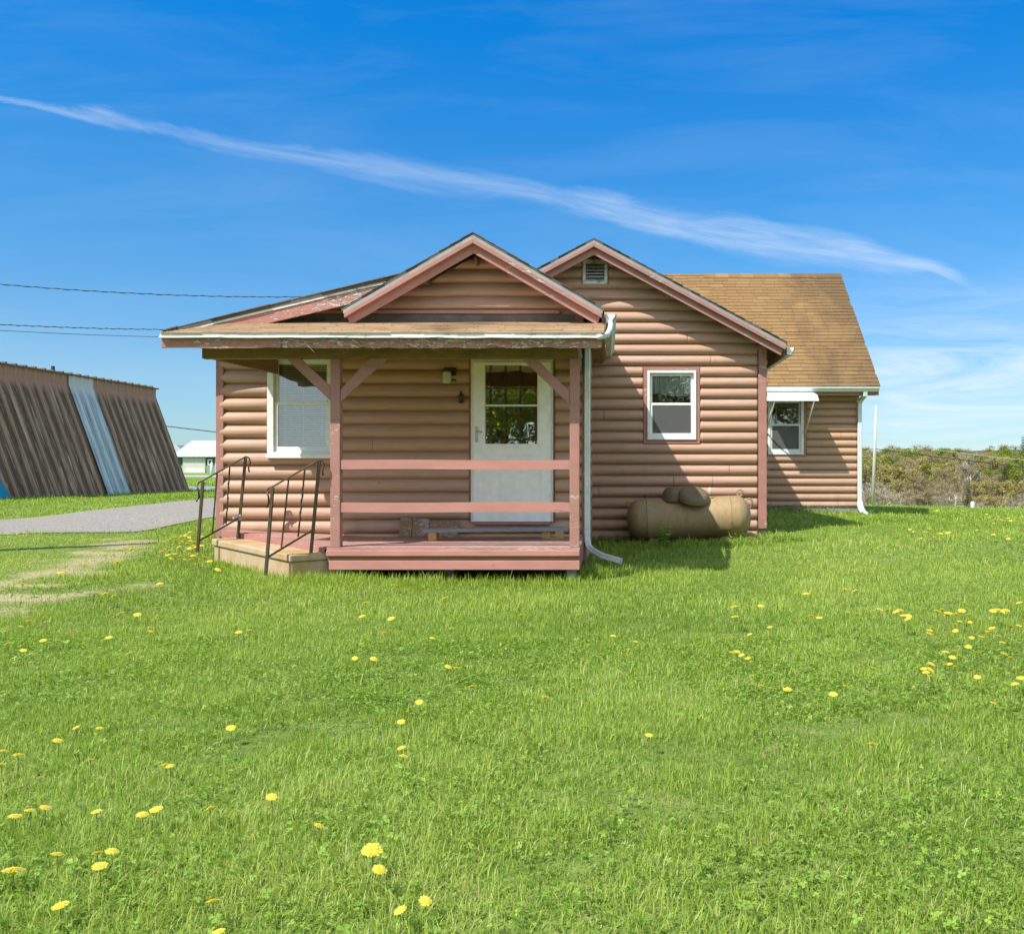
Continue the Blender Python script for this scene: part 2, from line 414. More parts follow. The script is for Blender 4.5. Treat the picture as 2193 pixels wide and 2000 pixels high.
def shingles(mb, e0, e1, r0, r1, expo, tabw, th=.007, seed=1):
    """tabs on the plane eave e0-e1, ridge r0-r1"""
    R=random.Random(seed); e0,e1,r0,r1=map(Vector,(e0,e1,r0,r1))
    nrm=(e1-e0).cross(r0-e0).normalized()
    if nrm.z<0: nrm=-nrm
    L=(r0-e0).length; n=max(1,int(L/expo)); wl=(e1-e0).length
    for k in range(n+1):
        v0=k*expo/L; v1=min((k+1)*expo*1.0/L,1.0)
        if v1-v0<.002: continue
        off=-R.uniform(.1,.9)*tabw; u=off; wav=R.uniform(-.003,.003)
        while u<wl:
            w=tabw*R.choice((.9,1,1,1.05)) ; a=max(u,0)/wl; b=min(u+w-.006,wl-.0)/wl; u+=w
            if b-a<.01: continue
            def pt(uu,vv,h): return e0.lerp(e1,uu).lerp(r0.lerp(r1,uu),vv)+nrm*h
            hh=th+R.uniform(-.002,.003); dv=(R.uniform(-.012,.006)+wav)/L
            lo=[pt(a,v0+dv,0.001),pt(b,v0+dv,0.001),pt(b,v1,0.0005),pt(a,v1,0.0005)]
            hi=[pt(a,v0+dv,hh),pt(b,v0+dv,hh),pt(b,v1+.01/L,.0015),pt(a,v1+.01/L,.0015)]
            mb.hexa(lo,hi,tint=min(1,max(0,R.gauss(.45,.2))))

# ------------------------------------------------------------------ HOUSE
house=thing('house',(-1.0,11.0,0.1),'low faded salmon log-sided house with two front gables and a railed porch','house')
wx0,wx1=X(468,PORCH),X(1250,PORCH)
ydw=PORCH
# openings of the porch wall
w1=(X(578,PORCH),X(722,PORCH),Z(982,PORCH),Z(760,PORCH))
dr=(X(1008,PORCH),X(1187,PORCH),Z(1118,PORCH),Z(766,PORCH))
G1A=(-1.517,EYE+2.71); G1S=.58; G1R=-.03; G1L=-3.0
EXA=(-2.42,EYE+2.235); EXS=.238; EXL=-5.06
G2A=(-.187,EYE+3.33); G2S=.538; G2R=2.568; G2L=-2.94
def g1_under(x): return G1A[1]-abs(x-G1A[0])*G1S-.13
def ex_under(x): return EXA[1]+(x-EXA[0])*EXS-.10
mb=MB(); zb=Z(1150,PORCH)
siding(mb,TF(PORCH),wx0+.02,wx1,zb+.04,Z(752,PORCH),Z(1142,PORCH),[w1,dr],rs=1)
sheath(mb,TF(PORCH),wx0,wx1,zb-.1,Z(690,PORCH),[w1,dr])
mb.build('wall',m_siding,house)
mb=MB()
def lim1(z):
    r=G1A[0]+(G1A[1]-.13-z)/G1S
    lg=G1A[0]-(G1A[1]-.13-z)/G1S
    le=EXA[0]-(EXA[1]-.10-z)/EXS
    l=min(lg,le) if z<EXA[1]-.10 else lg
    return max(l,wx0+.02),min(r,wx1)
siding(mb,TF(PORCH),wx0,wx1,Z(664,PORCH),G1A[1]-.2,Z(664.7,PORCH),lim=lim1,joints=.25,rs=2)
mb.prism([(wx0,Z(690,PORCH)),(wx1,Z(690,PORCH)),(wx1,g1_under(wx1)),(G1A[0],G1A[1]-.13),(EXA[0],EXA[1]-.13),(wx0,ex_under(wx0))],PORCH+.003,PORCH+.09)
mb.build('gable_wall',m_siding,house)
MB().box(X(600,PORCH),X(1199,PORCH),PORCH-.052,PORCH+.0,Z(673.5,PORCH),Z(665.5,PORCH)).build('gable_trim_strip',M('mauve_trim_strip',(.45,.27,.215),(.40,.235,.185),5),house,.004)
MB().box(X(600,PORCH),X(1233,PORCH),PORCH-.03,PORCH-.006,Z(696,PORCH),Z(675,PORCH)).build('flashing',m_felt,house)
MB().box(X(1233,PORCH),X(1250,PORCH),PORCH-.06,PORCH+.05,Z(695,PORCH),Z(662,PORCH)).build('corner_block',m_trim,house,.004)
MB().box(wx0+.1,wx1,PORCH-.05,PORCH+.01,Z(1156,PORCH),Z(1144,PORCH)).build('baseboard',m_ceil,house,.004)
MB().box(X(467,PORCH),X(483,PORCH),PORCH-.06,PORCH+.06,Z(1149,PORCH),Z(742,PORCH)).build('corner_board',m_trim,house,.004)
mb=MB(); siding(mb,TL(wx0),PORCH+.08,15.6,EYE-1.15,EYE+1.62,Z(1142,PORCH)); sheath(mb,TL(wx0),PORCH+.1,15.6,EYE-1.3,EYE+1.62); mb.build('wall',m_siding,house)
mb=MB(); siding(mb,TR(wx1),PORCH+.06,ROOM,EYE-1.1,EYE+1.75,Z(1142,PORCH)); sheath(mb,TR(wx1),PORCH+.1,ROOM,EYE-1.3,EYE+1.75); mb.build('wall',m_siding,house)
MB().box(wx1-.02,wx1+.03,PORCH-.055,PORCH+.06,EYE-1.05,EYE+1.7).build('corner_board',m_trim,house,.003)

# second room (gable with the vent)
rx0,rx1=X(1150,ROOM),2.31
w3=(X(1378,ROOM),X(1498,ROOM),Z(950,ROOM),Z(787,ROOM))
vt=(X(1248,ROOM),X(1301,ROOM),Z(611,ROOM),Z(558,ROOM))
def lim2(z):
    d=(G2A[1]-.12-z)/G2S
    return max(rx0,G2A[0]-d),min(rx1-.01,G2A[0]+d)
mb=MB()
siding(mb,TF(ROOM),rx0,rx1-.1,Z(1160,ROOM),Z(752,ROOM),Z(971,ROOM),[w3],joints=.25,rs=5)
siding(mb,TF(ROOM),rx0,rx1-.01,Z(752,ROOM),G2A[1]-.18,Z(971,ROOM),[vt],lim=lim2,joints=.15,rs=6)
sheath(mb,TF(ROOM),rx0,rx1,Z(1160,ROOM),Z(752,ROOM),[w3])
mb.prism([(rx0,Z(752,ROOM)),(rx1,Z(752,ROOM)),(rx1,G2A[1]-.12-(rx1-G2A[0])*G2S),(G2A[0],G2A[1]-.12),(rx0,G2A[1]-.12-(G2A[0]-rx0)*G2S)],ROOM+.003,ROOM+.09)
mb.build('wall',m_siding,house)
MB().box(X(1623,ROOM),X(1639,ROOM)+.01,ROOM-.06,ROOM+.05,Z(1131,ROOM),Z(742,ROOM)).build('corner_board',m_trim,house,.004)
mb=MB(); siding(mb,TR(rx1),ROOM+.05,WING,EYE-.95,EYE+1.85,Z(971,ROOM),rs=8); sheath(mb,TR(rx1),ROOM+.1,WING,EYE-1.2,EYE+1.85); mb.build('wall',m_siding,house)
mb=MB(); sheath(mb,TF(15.6),wx0,rx0+.5,EYE-1.3,EYE+1.6); sheath(mb,TL(rx0),ROOM,WING+4,EYE-1.3,EYE+1.7); mb.build('wall',m_siding,house)

# wing behind
vx1=5.265; WE=17.9; WEZ=EYE+1.785; WR=20.9; WRZ=EYE+4.75
w4=(X(1638,WING),X(1725,WING),Z(979,WING),Z(848,WING))
mb=MB(); siding(mb,TF(WING),2.2,vx1-.01,Z(1083,WING),Z(833,WING),Z(1007,WING),[w4],rs=9); sheath(mb,TF(WING),1.8,vx1,Z(1105,WING),Z(825,WING),[w4]); mb.build('wall',m_siding,house)
MB().box(1.8,vx1-.01,WING-.03,WING+.05,EYE-1.2,Z(1083,WING)-.003).build('foundation',M('grey_block_foundation',(.30,.29,.26),(.20,.19,.17),6),house)
def lim4(z):
    d=(WRZ-.12-z); return max(WING,WR-d),min(23.5,WR+d)
mb=MB(); siding(mb,TR(vx1),WING+.05,23.5,Z(1083,WING),WEZ+.1,Z(1007,WING),rs=10); siding(mb,TR(vx1),WING,23.5,WEZ+.1,WRZ-.2,Z(1007,WING),lim=lim4)
sheath(mb,TR(vx1),WING+.1,23.5,EYE-1.4,WEZ+.1); mb.prism([(WING+.02,WEZ+.1),(23.48,WEZ+.1),(WR,WRZ-.12)],vx1-.09,vx1-.003,'x'); mb.build('gable_wall',m_siding,house)
mb=MB(); sheath(mb,TF(23.6),rx0,vx1,EYE-1.4,WEZ); mb.build('wall',m_siding,house)

# roofs -------------------------------------------------------------
def gable_slab(mb,A,S,l,r,y0,y1,th):
    zl=A[1]-(A[0]-l)*S; zr=A[1]-(r-A[0])*S
    mb.prism([(l,zl-th),(l,zl),(A[0],A[1]),(A[0],A[1]-th)],y0,y1); mb.prism([(A[0],A[1]-th),(A[0],A[1]),(r,zr),(r,zr-th)],y0,y1)
def rake(A,S,end,top,h,y0,y1,plumb=True):
    """board under a sloping roof edge"""
    dx=end-A[0]; ze=A[1]-abs(dx)*S
    return [(A[0],A[1]-top),(end,ze-top),(end,ze-top-h),(A[0],A[1]-top-h)]
def rakes(name,A,S,l,r,y,mat):
    for end in (r,l):
        s=1 if end>A[0] else -1
        MB().prism(rake(A,S,end-s*.02,.030,.036,0,0),y-.010,y+.03).build('drip_edge',m_drip,house)
        MB().prism(rake(A,S,end-s*.03,0.066,.052,0,0),y-.012,y+.034).build('rake_trim',mat,house,.003)
        b=rake(A,S,end-s*.035,.075,.145,0,0)
        b[2]=(b[2][0]-s*.05,b[2][1]+.05*S)     # lower corner clipped back
        MB().prism(b,y+.046,y+.072).build('rake_board',mat,house,.003)
mb=MB(); gable_slab(mb,G1A,G1S,G1L,G1R,9.85,15.5,.028); mb.build('gable_roof',m_roofdk,house)
rakes('a',G1A,G1S,G1L,G1R,9.85,m_trim)
mb=MB(); gable_slab(mb,G2A,G2S,G2L,G2R,12.40,19.4,.028); mb.build('gable_roof',m_roofdk,house)
rakes('b',G2A,G2S,G2L,G2R,12.40,m_trim)
for A_,y_ in ((G1A,9.93),(G2A,12.48)):
    MB().box(A_[0]-.015,A_[0]+.015,y_+.12,y_+.3,A_[1]-.29,A_[1]-.235).build('ridge_beam',m_soffit,house)
# ragged shingle ends along the front gables
for A,S,l,r,y in ((G1A,G1S,G1L,G1R,9.85),(G2A,G2S,G2L,G2R,12.40)):
    mb=MB(); R=random.Random(int(y*10))
    for end in (l,r):
        s=1 if end>A[0] else -1; n=int(abs(end-A[0])/.125)
        for k in range(n):
            a=A[0]+s*k*.125; b=a+s*.135; o=R.uniform(-.018,.004)
            za=A[1]-abs(a-A[0])*S; zb_=A[1]-abs(b-A[0])*S
            mb.hexa([(a,y+o,za+.001),(b,y+o,zb_+.007),(b,y+.5,zb_+.007),(a,y+.5,za+.001)],[(a,y+o,za+.007),(b,y+o,zb_+.015),(b,y+.5,zb_+.015),(a,y+.5,za+.007)],tint=R.random())
    mb.build('shingle_edge',m_roofdk,house)
# low slope extension on the left
zx=lambda x: EXA[1]+(x-EXA[0])*EXS
MB().prism([(EXL,zx(EXL)-.03),(EXL,zx(EXL)),(EXA[0],EXA[1]),(EXA[0]+.35,EXA[1]+.35*G1S*.9),(EXA[0]+.35,EXA[1]-.05),(EXA[0],EXA[1]-.03)],9.915,15.6).build('extension_roof',m_roofdk,house)
mb=MB(); R=random.Random(4); x=EXA[0]+.1
while x>EXL+.05:
    w=min(R.uniform(.16,.42),x-EXL-.0); o=R.uniform(-.03,.0); h=R.uniform(.008,.02)
    mb.hexa([(x,9.915+o,zx(x)+.002),(x-w,9.915+o,zx(x-w)+.002),(x-w,10.6,zx(x-w)+.002),(x,10.6,zx(x)+.002)],[(x,9.915+o,zx(x)+h),(x-w,9.915+o,zx(x-w)+h*.7),(x-w,10.6,zx(x-w)+.012),(x,10.6,zx(x)+.012)],tint=R.random()); x-=w-.01
mb.build('shingle_edge',m_roofdk,house)
MB().prism([(EXA[0]-.1,zx(EXA[0]-.1)-.032),(EXL+.03,zx(EXL+.03)-.032),(EXL+.03,zx(EXL+.03)-.058),(EXA[0]-.1,zx(EXA[0]-.1)-.058)],9.922,9.95).build('drip_edge',m_gutter,house)
MB().prism([(EXA[0]+.1,zx(EXA[0]+.1)-.061),(EXL+.05,zx(EXL+.05)-.061),(EXL+.05,zx(EXL+.05)-.185),(EXA[0]+.1,zx(EXA[0]+.1)-.195)],9.935,9.965).build('rake_board',m_trimw,house,.003)
# wing roof
mb=MB(); RL,RRt=-.5,5.6
mb.prism([(WE,WEZ-.05),(WE,WEZ),(WR,WRZ),(WR+3,WEZ),(WR+3,WEZ-.05),(WR,WRZ-.05)],RL,RRt,'x'); mb.build('wing_roof_deck',m_roofdk,house)
mb=MB(); shingles(mb,(RL,WE-.03,WEZ-.02),(RRt+.01,WE-.03,WEZ-.02),(RL,WR,WRZ+.004),(RRt+.01,WR,WRZ+.004),.127,.31,.013,3)
wr=mb.build('wing_roof',m_shingle,house)
mb=MB(); R=random.Random(8); x=X(1505,WR)
while x<RRt-.02:
    w=min(.3,RRt+.01-x-.0201); mb.hexa([(x,WR-.12,WRZ-.10),(x+w+.02,WR-.12,WRZ-.10),(x+w+.02,WR+.12,WRZ-.10),(x,WR+.12,WRZ-.10)],[(x,WR-.13,WRZ-.095),(x+w,WR-.13,WRZ-.10),(x+w,WR,WRZ+.022),(x,WR,WRZ+.028)],tint=R.random()); x+=w
mb.build('ridge_cap',m_shingle,house)
MB().prism([(WE+.02,WEZ-.06),(WR,WRZ-.06),(WR,WRZ-.2),(WE+.02,WEZ-.2)],RRt-.05,RRt-.01,'x').build('rake_board',m_trim,house)
MB().box(1.9,RRt-.06,WE+.02,WE+.05,WEZ-.2,WEZ-.045).build('fascia_board',m_trim,house)
MB().box(1.9,vx1+.02,WE+.06,WING-.05,WEZ-.19,WEZ-.17).build('soffit',m_soffit,house)

GUT=[(0,0),(0,-.115),(.075,-.115),(.09,-.07),(.12,-.03),(.12,0),(.110,0),(.110,-.027),(.083,-.066),(.07,-.107),(.006,-.107),(.006,0)]
def gutter(a,b,facing,sx=1,sz=1):
    """K profile gutter between two points; facing = outward direction"""
    a,b=Vector(a),Vector(b); o=Vector(facing); mb=MB(); n=len(GUT); vs=[]
    for p in (a,b):
        for d,z in GUT: vs.append(p+o*d*sx+Vector((0,0,z*sz)))
    mb.add(vs,[(i,(i+1)%n,n+(i+1)%n,n+i) for i in range(n)]+[tuple(range(n)),tuple(range(2*n-1,n-1,-1))])
    for p,s in ((a,1),(b,-1)):   # end caps
        d=(b-a).normalized()*s*.004
        vs=[p+o*q*sx+Vector((0,0,z*sz)) for q,z in GUT[:6]]; mb.add(vs+[v+d for v in vs],[tuple(range(6)),tuple(range(11,5,-1))]+[(i,(i+1)%6,6+(i+1)%6,6+i) for i in range(6)])
    return mb
gutter((2.0,WE+.02,WEZ-.035),(X(1884,WE-.1),WE+.02,WEZ-.035),(0,-1,0),1,.8).build('gutter',m_metal,house)
# gutters along the sides of the two front gables, with their fascia
gutter((G2R-.0,12.47,EYE+1.79),(G2R-.0,17.85,EYE+1.79),(1,0,0)).build('gutter',m_metal,house)
MB().box(G2R-.03,G2R-.006,12.52,17.8,EYE+1.66,EYE+1.81).build('fascia_board',m_trim,house)
for k in range(8):
    mb=MB(); y=12.6+k*.6; z0=G2A[1]-(rx1-.1-G2A[0])*G2S-.05; z1=G2A[1]-(G2R-.03-G2A[0])*G2S-.05
    mb.prism([(rx1-.1,z0),(G2R-.03,z1),(G2R-.03,z1-.09),(rx1-.1,z0-.13)],y,y+.04); mb.build('rafter_tail',m_soffit,house)
gutter((G1R+.01,9.9,EYE+1.80),(G1R+.01,ROOM-.01,EYE+1.80),(1,0,0),1.05,.95).build('gutter',m_gutter,house)
MB().box(G1R-.03,G1R+.004,9.96,ROOM-.02,EYE+1.63,EYE+1.81).build('fascia_board',m_trim,house)
MB().box(wx1+.05,G1R-.03,9.99,ROOM-.02,EYE+1.60,EYE+1.62).build('soffit',m_soffit,house)
# curved drop from that gutter into the porch gutter
MB().tube([(G1R+.07,9.86,EYE+1.70),(G1R+.075,9.6,EYE+1.62),(G1R+.06,9.2,EYE+1.50),(G1R+.03,8.75,EYE+1.38),(G1R-.0,8.45,EYE+1.325),(G1R-.05,8.36,EYE+1.30)],[.030,.030,.030,.029,.028,.026],10).build('gutter_drop',m_gutter,house)

# gable vent
x0,x1,z0,z1=vt
v=MB().ring(x0,x1,z0,z1,.045,ROOM-.075,ROOM+.03).build('gable_vent',m_vent,house,.003)
mb=MB()
for k in range(6):
    z=z0+.05+k*(z1-z0-.1)/5.5
    mb.prism([(ROOM-.06,z),(ROOM-.055,z+.008),(ROOM+.0,z+.045),(ROOM-.005,z+.037)],x0+.045,x1-.045,'x')
mb.build('louvre',m_vent,v)
MB().box(x0+.01,x1-.01,ROOM+.003,ROOM+.02,z0+.01,z1-.01).build('backing',m_dark,v)

# ---------------- windows
def window(rect,Y,casing,cw,frame_w,meet,blind=None,curtain=None,screen=False,sill=None,proud=.05,dep=.075):
    x0,x1,z0,z1=rect
    if casing:
        win=MB().ring(x0,x1,z0,z1,cw,Y-proud,Y+.05).build('window',casing,house,.004)
        x0,x1,z0,z1=x0+cw+.002,x1-cw-.002,z0+cw+.002,z1-cw-.002
        fr=MB().ring(x0,x1,z0,z1,frame_w,Y-proud-.02,Y+.055).build('frame',m_vinyl,win,.004)
    else:
        win=MB().ring(x0,x1,z0,z1,frame_w,Y-proud-.03,Y+.055).build('window',m_vinyl,house,.005)
    a,b,c,d=x0+frame_w+.001,x1-frame_w-.001,z0+frame_w+.001,z1-frame_w-.001
    sw=.038
    MB().ring(a,b,meet-.01,d,sw,Y-proud+.03,Y-proud+.055).build('sash',m_vinyl,win,.003)
    MB().ring(a,b,c,meet+.025,sw,Y-proud+.002,Y-proud+.027,wb=.06).build('sash',m_vinyl,win,.003)
    MB().box(a+sw,b-sw,Y-proud+.040,Y-proud+.044,meet+.02,d-sw).build('pane',m_glass,win)
    MB().box(a+sw,b-sw,Y-proud+.013,Y-proud+.017,c+.06,meet).build('pane',m_glass,win)
    if screen:
        MB().box(a+.02,b-.02,Y-proud+.007,Y-proud+.009,c+.03,meet+.01).build('screen',m_screen,win)
        if screen=='full': MB().box(a+.02,b-.02,Y-proud+.034,Y-proud+.036,meet+.01,d-.02).build('screen',m_screen,win)
    if blind:
        mb=MB(); z=c+.05; k=0
        while z<d-.05:
            mb.prism([(Y+.0,z),(Y+.002,z+.002),(Y+.021,z+.016),(Y+.019,z+.014)],a+.02,b-.02,'x'); z+=.0215
        for t in (.16,.5,.84): mb.box(a+(b-a)*t-.002,a+(b-a)*t+.002,Y-.004,Y-.002,c+.04,d-.03)
        mb.box(a+.01,b-.01,Y-.004,Y+.03,d-.05,d-.005); mb.build('blind',m_blind,win)
    if curtain:
        mb=MB(); n=80; zt,zb2=curtain
        for i in range(n):
            ua,ub=i/n,(i+1)/n
            def yy(u): return Y+.028+.011*math.sin(u*38)+.006*math.sin(u*91+1)
            def zz(u): return zb2+.02*math.sin(u*5+1)+.006*math.sin(u*37)
            xa,xb=a+(b-a)*ua,a+(b-a)*ub
            mb.add([(xa,yy(ua),zz(ua)),(xb,yy(ub),zz(ub)),(xb,yy(ub),zt),(xa,yy(ua),zt)],[(0,1,2,3)],True)
        mb.build('curtain',m_curtain,win,fix=False)
    MB().box(x0-.2,x1+.2,Y+.8,Y+.82,z0-.2,z1+.2).build('dark_room_sheet',m_dark,win)  # near-black sheet put in for the dark of the room
    return win
win1=window(w1,PORCH,None,0,.075,Z(866,PORCH),blind=True,proud=.06)
MB().box(w1[0]-.0,w1[1],PORCH-.135,PORCH-.095,w1[2]+.002,w1[2]+.05).build('sill',m_vinyl,win1,.005)
win3=window(w3,ROOM,m_trim,.052,.036,Z(867,ROOM),curtain=(Z(800,ROOM),Z(846,ROOM)),screen=True)
win4=window(w4,WING,m_trim,.05,.055,Z(911,WING),screen=True)

# awning over the wing window
ay=17.45; az1=EYE+1.565; az0=EYE+1.435
aw=MB()
ax0,ax1=X(1645,ay),X(1751,ay)
aw.hexa([(ax0-.02,ay,az0),(ax1+.03,ay,az0),(ax1,ay+.03,az1),(ax0-.03,ay+.03,az1)],[(ax0-.02,ay+.012,az0),(ax1+.03,ay+.012,az0),(ax1,ay+.042,az1),(ax0-.03,ay+.042,az1)])
aw.hexa([(ax0-.03,ay+.044,az1-.012),(ax1,ay+.044,az1-.012),(ax1,WING-.05,az1+.15),(ax0-.03,WING-.05,az1+.15)],[(ax0-.03,ay+.044,az1),(ax1,ay+.044,az1),(ax1,WING-.05,az1+.162),(ax0-.03,WING-.05,az1+.162)])
aw.prism([(ay+.046,az1-.013),(WING-.05,az1+.148),(WING-.05,az1+.04),(ay+.046,az1-.10)],ax0-.028,ax0-.018,'x'); aw.prism([(ay+.046,az1-.013),(WING-.05,az1+.148),(WING-.05,az1+.04),(ay+.046,az1-.10)],ax1-.012,ax1-.002,'x')
awn=aw.build('awning',m_white,house)
for a,b in (((1658,860),(1640.5,927)),((1743,860),(1723,930))):
    MB().tube([W(a[0],a[1],ay+.03),W(b[0],b[1],WING-.06)],.019,6).build('strut',m_white,awn)

# ---------------- door
dx0,dx1=X(1010.5,PORCH),X(1184.5,PORCH)
mb=MB(); yf=PORCH-.065
mb.box(dr[0],dx0-.001,yf+.01,PORCH+.06,dr[2],Z(768,PORCH)); mb.box(dx1+.001,dr[1],yf+.01,PORCH+.06,dr[2],Z(768,PORCH)); mb.build('door_casing',m_trim,house)
mb=MB(); ja=X(1016.5,PORCH); jb=X(1180.5,PORCH); zt=Z(777,PORCH); zb2=Z(1117,PORCH)
mb.box(dx0,ja-.002,yf,PORCH+.05,zb2,Z(767,PORCH)); mb.box(jb+.002,dx1,yf,PORCH+.05,zb2,Z(767,PORCH)); mb.box(ja-.002,jb+.002,yf,PORCH+.05,zt+.002,Z(767,PORCH))
mb.build('door_frame',m_white,house,.004)
ga,gb,gc,gd=X(1041,PORCH),X(1152,PORCH),Z(951,PORCH),Z(784,PORCH)
mb=MB(); y0,y1=PORCH-.085,PORCH-.045
mb.box(ja,jb,y0,y1,zb2+.006,gc); mb.box(ja,jb,y0,y1,gd,zt); mb.box(ja,ga,y0,y1,gc,gd); mb.box(gb,jb,y0,y1,gc,gd)
mb.ring(ga-.035,gb+.045,gc-.03,gd+.03,.028,y0-.010,y0-.001)           # glass moulding
for pa,pb in ((1036,1077),(1115,1161)):
    mb.ring(X(pa,PORCH),X(pb,PORCH),Z(1078,PORCH),Z(974,PORCH),.012,y0-.005,y0-.001)
    mb.box(X(pa,PORCH)+.03,X(pb,PORCH)-.03,y0-.004,y0-.001,Z(1078,PORCH)+.03,Z(974,PORCH)-.03)
door=mb.build('door',m_door,house,.003)
MB().box(ga,gb,y0+.004,y0+.018,Z(871.5,PORCH),Z(867.5,PORCH)).build('meeting_rail',m_white,door,.002)
MB().box(ga,gb,y0+.022,y0+.026,gc,gd).build('pane',m_doorglass,door)
mb=MB()
for px in (1052,1083.6,1115,1148): mb.box(X(px,PORCH)-.011,X(px,PORCH)+.011,PORCH-.056,PORCH-.046,gc-.0,gd+.0)
for py in (832,889,942): mb.box(ga+.001,gb-.001,PORCH-.055,PORCH-.047,Z(py,PORCH)-.010,Z(py,PORCH)+.010)
mb.build('grille',m_mullion,door)
MB().box(ga,gb,PORCH-.040,PORCH-.036,gc,gd).build('inner_pane',m_inner,door)
MB().box(ja,jb,PORCH+.30,PORCH+.32,zb2,zt).build('dark_room_sheet',m_dark,door)  # near-black sheet stands in for the unlit room behind the door
mb=MB(); hx=X(1023,PORCH)
mb.box(hx-.018,hx+.018,y0-.012,y0-.001,Z(948,PORCH),Z(914,PORCH))
mb.tube([(hx,y0-.012,Z(925,PORCH)),(hx,y0-.05,Z(925,PORCH)),(hx+.02,y0-.055,Z(925,PORCH)),(hx+.075,y0-.05,Z(926,PORCH))],.008,8)
mb.tube([(hx,y0-.012,Z(941,PORCH)),(hx,y0-.03,Z(941,PORCH))],.011,10)
mb.build('handle',m_nickel,door,.002)
for py in (800,900,1060): MB().box(jb-.012,jb+.012,y0-.006,y0-.001,Z(py+10,PORCH),Z(py-10,PORCH)).build('hinge',m_white,door)
MB().box(ja,jb,PORCH-.12,PORCH-.03,zb2-.03,zb2+.003).build('threshold',m_trim,house,.004)

# ---------------- porch
DZ=EYE-.751
def dz(x): return DZ+max(0,(-2.8-x))/1.72*.085
dl0=(-2.83,8.80); dl1=(-4.50,10.26)
def dleft(y): t=(y-dl0[1])/(dl1[1]-dl0[1]); return dl0[0]+(dl1[0]-dl0[0])*t
mb=MB(); y=8.78; R=random.Random(3)
while y<10.24:
    yb=min(y+.128,10.245); d=R.uniform(-.004,.004); s=R.uniform(-.006,.006)
    xs=[dleft(y)]+[-2.8+ (i/6)*(2.8+wx1) for i in range(7)]; xe=[dleft(yb)]+xs[1:]
    for i in range(7):
        a,b,c,e=xs[i],xs[i+1],xe[i+1],xe[i]
        mb.hexa([(a,y,dz(a)-.03+d),(b,y,dz(b)-.03+d),(c,yb,dz(c)-.03+d),(e,yb,dz(e)-.03+d)],[(a,y,dz(a)+d),(b,y,dz(b)+d+s*.2),(c,yb,dz(c)+d+s*.2),(e,yb,dz(e)+d)])
    y=yb+.007
deck=mb.build('porch_deck',m_deck,house)
def board(p0,p1,w,h,up=(0,0,1)):
    """plank from p0 to p1 (top edge), w thick away from the viewer's left, h tall"""
    p0,p1=Vector(p0),Vector(p1); d=(p1-p0).normalized(); n=d.cross(Vector(up)).normalized()
    lo=[p0-Vector((0,0,h)),p1-Vector((0,0,h)),p1-Vector((0,0,h))+n*w,p0-Vector((0,0,h))+n*w]
    return MB().hexa(lo,[v+Vector((0,0,h)) for v in lo])
px0,px1=-2.825,wx1
MB().box(px0,px1,8.755,8.776,Z(1191,8.76),Z(1178.5,8.76)).build('deck_nosing',m_rail,deck,.006)
MB().box(px0+.01,px1,8.785,8.81,EYE-.90,EYE-.785).build('deck_joist',m_soffit,deck)
MB().box(px0+.03,px1,8.752,8.78,Z(1220,8.76),Z(1200.5,8.76)).build('deck_fascia',m_rail,deck,.004)
board((dl1[0]-.0,dl1[1]-.02,DZ+.08),(dl0[0]-.02,dl0[1],DZ-.005),.03,.10).build('deck_edge_board',m_trimw,deck,.004)
MB().box(px1-.03,px1+.0,8.815,10.24,EYE-.98,EYE-.785).build('deck_side_board',m_trim,deck)
MB().box(X(1214,8.9),X(1234,8.9),8.86,8.95,EYE-1.25,EYE-.99).build('deck_footing',m_plank,deck,.004)
MB().box(X(1000,8.95)-.3,X(1000,8.95)-.2,9.3,9.4,EYE-1.25,EYE-.90).build('deck_footing',m_plank,deck,.004)
MB().box(px0+.05,px0+.15,8.9,9.0,EYE-1.25,EYE-.9).build('deck_footing',m_plank,deck,.004)
bz0=Z(768,POST); bz1=EYE+1.335
def post(a,b):
    return MB().box(X(a,POST),X(b,POST),POST,POST+.095,Z(1178,8.76)+.001 if False else EYE-.752,bz0).build('porch_post',m_trim,house,.006)
p1=post(707,728); p2=post(1220,1241)
MB().prism([(X(a,POST),Z(b,POST)) for a,b in ((610,766),(641,766),(706.5,827),(706.5,858))],POST+.008,POST+.048).build('brace',m_trim,p1,.004)
MB().prism([(X(a,POST),Z(b,POST)) for a,b in ((791,767),(828,767),(728.5,861),(728.5,834))],POST+.008,POST+.048).build('brace',m_trim,p1,.004)
MB().prism([(X(a,POST),Z(b,POST)) for a,b in ((1117,767.5),(1148,767.5),(1219.5,838),(1219.5,866))],POST+.008,POST+.048).build('brace',m_trim,p2,.004)
for pa,pb,q in ((985,1005,.003),(1076,1097,-.004)):
    mb=MB(); a,b=X(728.3,POST),X(1219.7,POST); n=10
    for i in range(n):
        u0,u1=i/n,(i+1)/n; s=lambda u: q*math.sin(u*6.3)
        xa,xb=a+(b-a)*u0,a+(b-a)*u1
        mb.hexa([(xa,POST+.012,Z(pb,POST)+s(u0)),(xb,POST+.012,Z(pb,POST)+s(u1)),(xb,POST+.05,Z(pb,POST)+s(u1)),(xa,POST+.05,Z(pb,POST)+s(u0))],[(xa,POST+.012,Z(pa,POST)+s(u0)),(xb,POST+.012,Z(pa,POST)+s(u1)),(xb,POST+.05,Z(pa,POST)+s(u1)),(xa,POST+.05,Z(pa,POST)+s(u0))])
    mb.build('porch_rail',m_rail,house)
bx0,bx1=X(432,POST),X(1239,POST)
MB().box(bx0,bx1,POST+.002,POST+.09,bz0+.001,bz1).build('porch_beam',m_beam,house,.005)
board((bx0+.03,POST+.095,bz1-.002),(X(592,PORCH),PORCH-.06,bz1-.002),.05,bz1-bz0-.01).build('porch_beam',m_soffit,house,.004)
